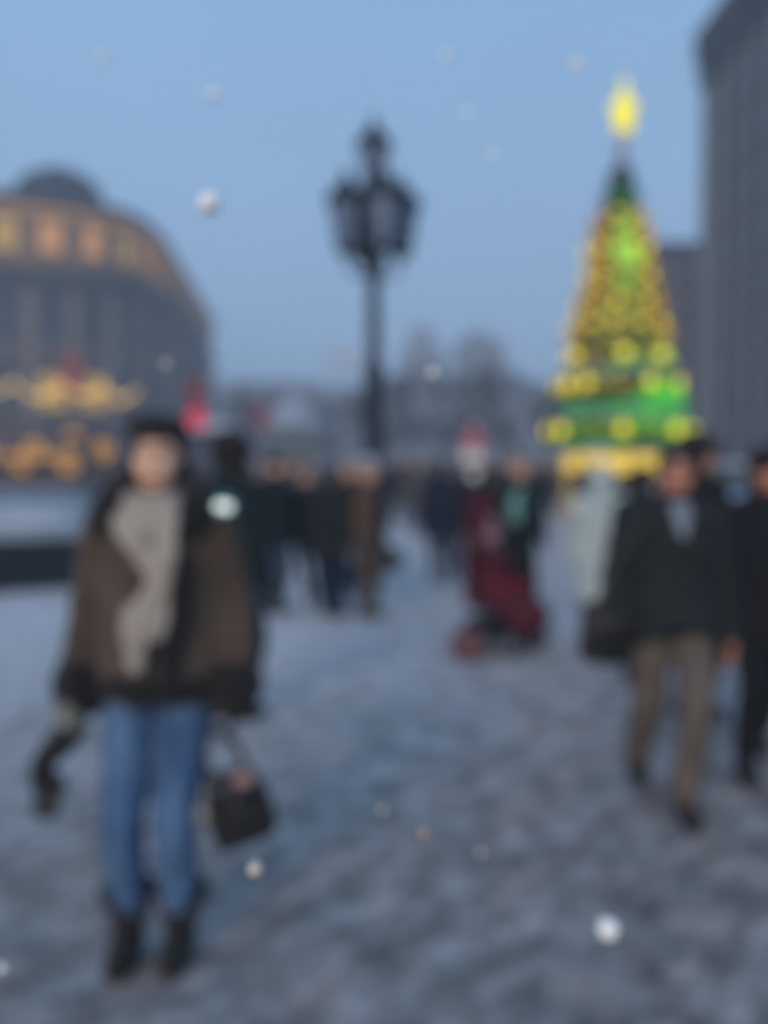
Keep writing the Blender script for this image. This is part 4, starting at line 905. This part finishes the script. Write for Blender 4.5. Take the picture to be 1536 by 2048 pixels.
b = NB(); rings_to(b, [[Vector((sx * w / 2, sy * d / 2, z)) for sx, sy in ((-1, -1), (0, -1.15), (1, -1), (1, 1), (0, 1.1), (-1, 1))] for z, w, d in ((0, .20, .14), (.02, .25, .17), (.14, .25, .17), (.22, .20, .11))]); link('bag_body', fuse(b, .012, 3, .010, 6, 10, 2), cloth('dusty_pink_cloth', (.17, .085, .09)), pk)
b = NB(); tube(b, spline([(-.06, 0, .21), (-.04, 0, .29), (.04, 0, .29), (.06, 0, .21)], 5), .007, 6); link('handle', b, cloth('dusty_pink_cloth', (.14, .07, .07)), pk)
pt_ = empty('soft_toy', (GX(984, 8.60), 8.60, .93), 0, 'small pink soft toy on the push handle of the pushchair', 'toy')
b = NB(); ellips(b, (0, 0, .0), (.06, .045, .07)); ellips(b, (0, -.01, .10), (.045, .04, .045)); ellips(b, (-.035, -.01, .145), (.016, .012, .022)); ellips(b, (.035, -.01, .145), (.016, .012, .022))
for s in (-1, 1): capsule(b, (s * .04, -.01, .03), (s * .085, -.03, .0), .018, .014); capsule(b, (s * .03, -.01, -.05), (s * .05, -.05, -.08), .02, .016)
link('body', fuse(b, .007, 2), cloth('pink_plush', (.26, .15, .19)), pt_)

# --- smaller figures further off
small = [(1020, 24, 1.65, 'fair haired distant person right of the snowman', DARK, cloth('fair_hair', (.3, .2, .15)), 0), (1076, 28, 1.65, 'distant person in black with pale hat, left of the tree posts', DARK, cloth('pale_hair', (.34, .28, .27)), .3),
         (1102, 31, 1.65, 'distant bare headed person in brown against the left tree post', cloth('brown_black_cloth', (.03, .025, .025)), cloth('pinkish_hat', (.32, .24, .24)), 2), (1166, 26, 1.65, 'distant person in black between the tree post and the pale coat', DARK, HAIRM, PI),
         (1052, 34, 1.68, 'distant person in navy between the fair haired one and the pale hatted one', NAVY, HAIRM, PI), (1270, 24, 1.65, 'distant person in black under the gold valance of the tree', DARK, HAIRM, 0),
         (836, 22, 1.66, 'distant pale hatted person left of the two walkers seen from behind', cloth('grey_brown_cloth', (.08, .07, .065)), cloth('pale_hair', (.34, .28, .27)), .3), (806, 26, 1.62, 'distant person in brown coat right of the lamp post', cloth('brown_black_cloth', (.03, .025, .025)), cloth('brown_hair', (.1, .05, .04)), 2.5),
         (780, 29, 1.68, 'distant person in dark blue close right of the lamp post', NAVY, cloth('brown_hair', (.1, .05, .04)), 0), (586, 17, 1.6, 'person in grey brown coat seen between the heads of the talking group', cloth('grey_brown_cloth', (.08, .07, .065)), cloth('fair_hair', (.3, .2, .15)), .4)]
for px, Y, H, lab, cm, hm, rz in small: person(px, Y, H, lab, coatm=cm, hem=.65, hair=hm, rz=rz, group='people scattered in the distance')
# the far crowd, one mass
b = NB(); r_ = random.Random(11)
mats_ = [cloth('grey_brown_cloth', (.08, .07, .065)), DARK, NAVY, cloth('crowd_rust', (.12, .06, .045)), cloth('crowd_pale', (.24, .21, .20)), SKIN]
me = bpy.data.meshes.new('distant_crowd')
for m in mats_: me.materials.append(m)
for i in range(150):
    Y = r_.uniform(36, 60); x = GX(r_.uniform(450, 1240), Y); h = r_.uniform(1.55, 1.8) / 1.7; k0 = len(b.faces)
    capsule(b, (x, Y, 1.36 * h), (x, Y, .72 * h), .20, .22, 8, .7)
    b.faces.ensure_lookup_table(); mi = r_.choice((0, 0, 1, 2, 3, 4))
    for f in b.faces[k0:]: f.material_index = mi
    k0 = len(b.faces)
    for s in (-1, 1): capsule(b, (x + s * .09, Y, .8 * h), (x + s * .10, Y + s * .1, .06), .085, .06, 6)
    b.faces.ensure_lookup_table(); li = r_.choice((1, 2, 0))
    for f in b.faces[k0:]: f.material_index = li
    k0 = len(b.faces); ellips(b, (x, Y, 1.58 * h), (.09, .10, .12), seg=8, rg=6); b.faces.ensure_lookup_table()
    hi = r_.choice((5, 5, 4, 1))
    for f in b.faces[k0:]: f.material_index = hi
b.to_mesh(me); b.free(); setp(link('distant_crowd', me, None), 'distant crowd filling the far side of the square', 'crowd', kind='stuff')

# ================================================================== falling snowflakes
FLK = mat('snowflake', (.95, .94, .93), .6, .01, 60, sheen=.6)
FLW = mat('dull_snowflake', (.62, .54, .46), .6, .04, 60); FLO = mat('orange_snowflake', (.55, .36, .22), .6, .04, 60)  # beige and orange toned flakes
def flake(px, py, Y, d, lab, m=FLK, seed=0):
    r = random.Random(seed + int(px)); b = NB()
    bmesh.ops.create_icosphere(b, subdivisions=2, radius=d * .46)
    for k in range(26):
        v = Vector((r.uniform(-1, 1), r.uniform(-1, 1), r.uniform(-1, 1))).normalized() * .40 * d; bmesh.ops.create_icosphere(b, subdivisions=1, radius=d * r.uniform(.08, .16), matrix=Matrix.Translation(v))
    o = link('snowflake', b, m); o.location = W(px, py, Y); setp(o, lab, 'snowflake', 'snowflakes falling close to the camera')
flake(418, 406, 1.15, .0265, 'brightest white snowflake in the sky, right of the dome')
flake(1216, 1858, 1.15, .0265, 'bright white snowflake low down in front of the snow at lower right')
flake(510, 1738, .75, .0125, 'warm white snowflake right of the boots of the woman in brown', FLW)
flake(848, 1666, .9, .0085, 'small orange tinted snowflake in front of the snow in the middle', FLO)
flake(427, 190, 1.2, .0135, 'faint snowflake high above the brightest one')
flake(1152, 130, 1.2, .0120, 'faint snowflake left above the tree star')
flake(988, 312, 1.4, .0125, 'faint bluish snowflake between lamp post and tree star, lower one')
flake(205, 116, 1.4, .0130, 'faint snowflake in the upper left sky')
flake(890, 112, 1.5, .0130, 'faint snowflake at the top of the sky right of the lamp')
flake(932, 228, 1.3, .0105, 'faint snowflake in the sky level with the lamp top')
flake(765, 1620, 1.1, .0075, 'tiny dull snowflake in front of the snow, above the orange one', FLW)
flake(962, 1706, 1.2, .0085, 'tiny snowflake in front of the snow, right of the orange one', FLW)
flake(332, 728, 1.2, .0100, 'small snowflake in front of the domed building', FLW)
flake(866, 745, 1.2, .0110, 'small snowflake before the skyline towers')
flake(2, 1936, 1.0, .0100, 'snowflake cut by the left edge near the bottom')

bpy.data.scenes.remove(TMP)
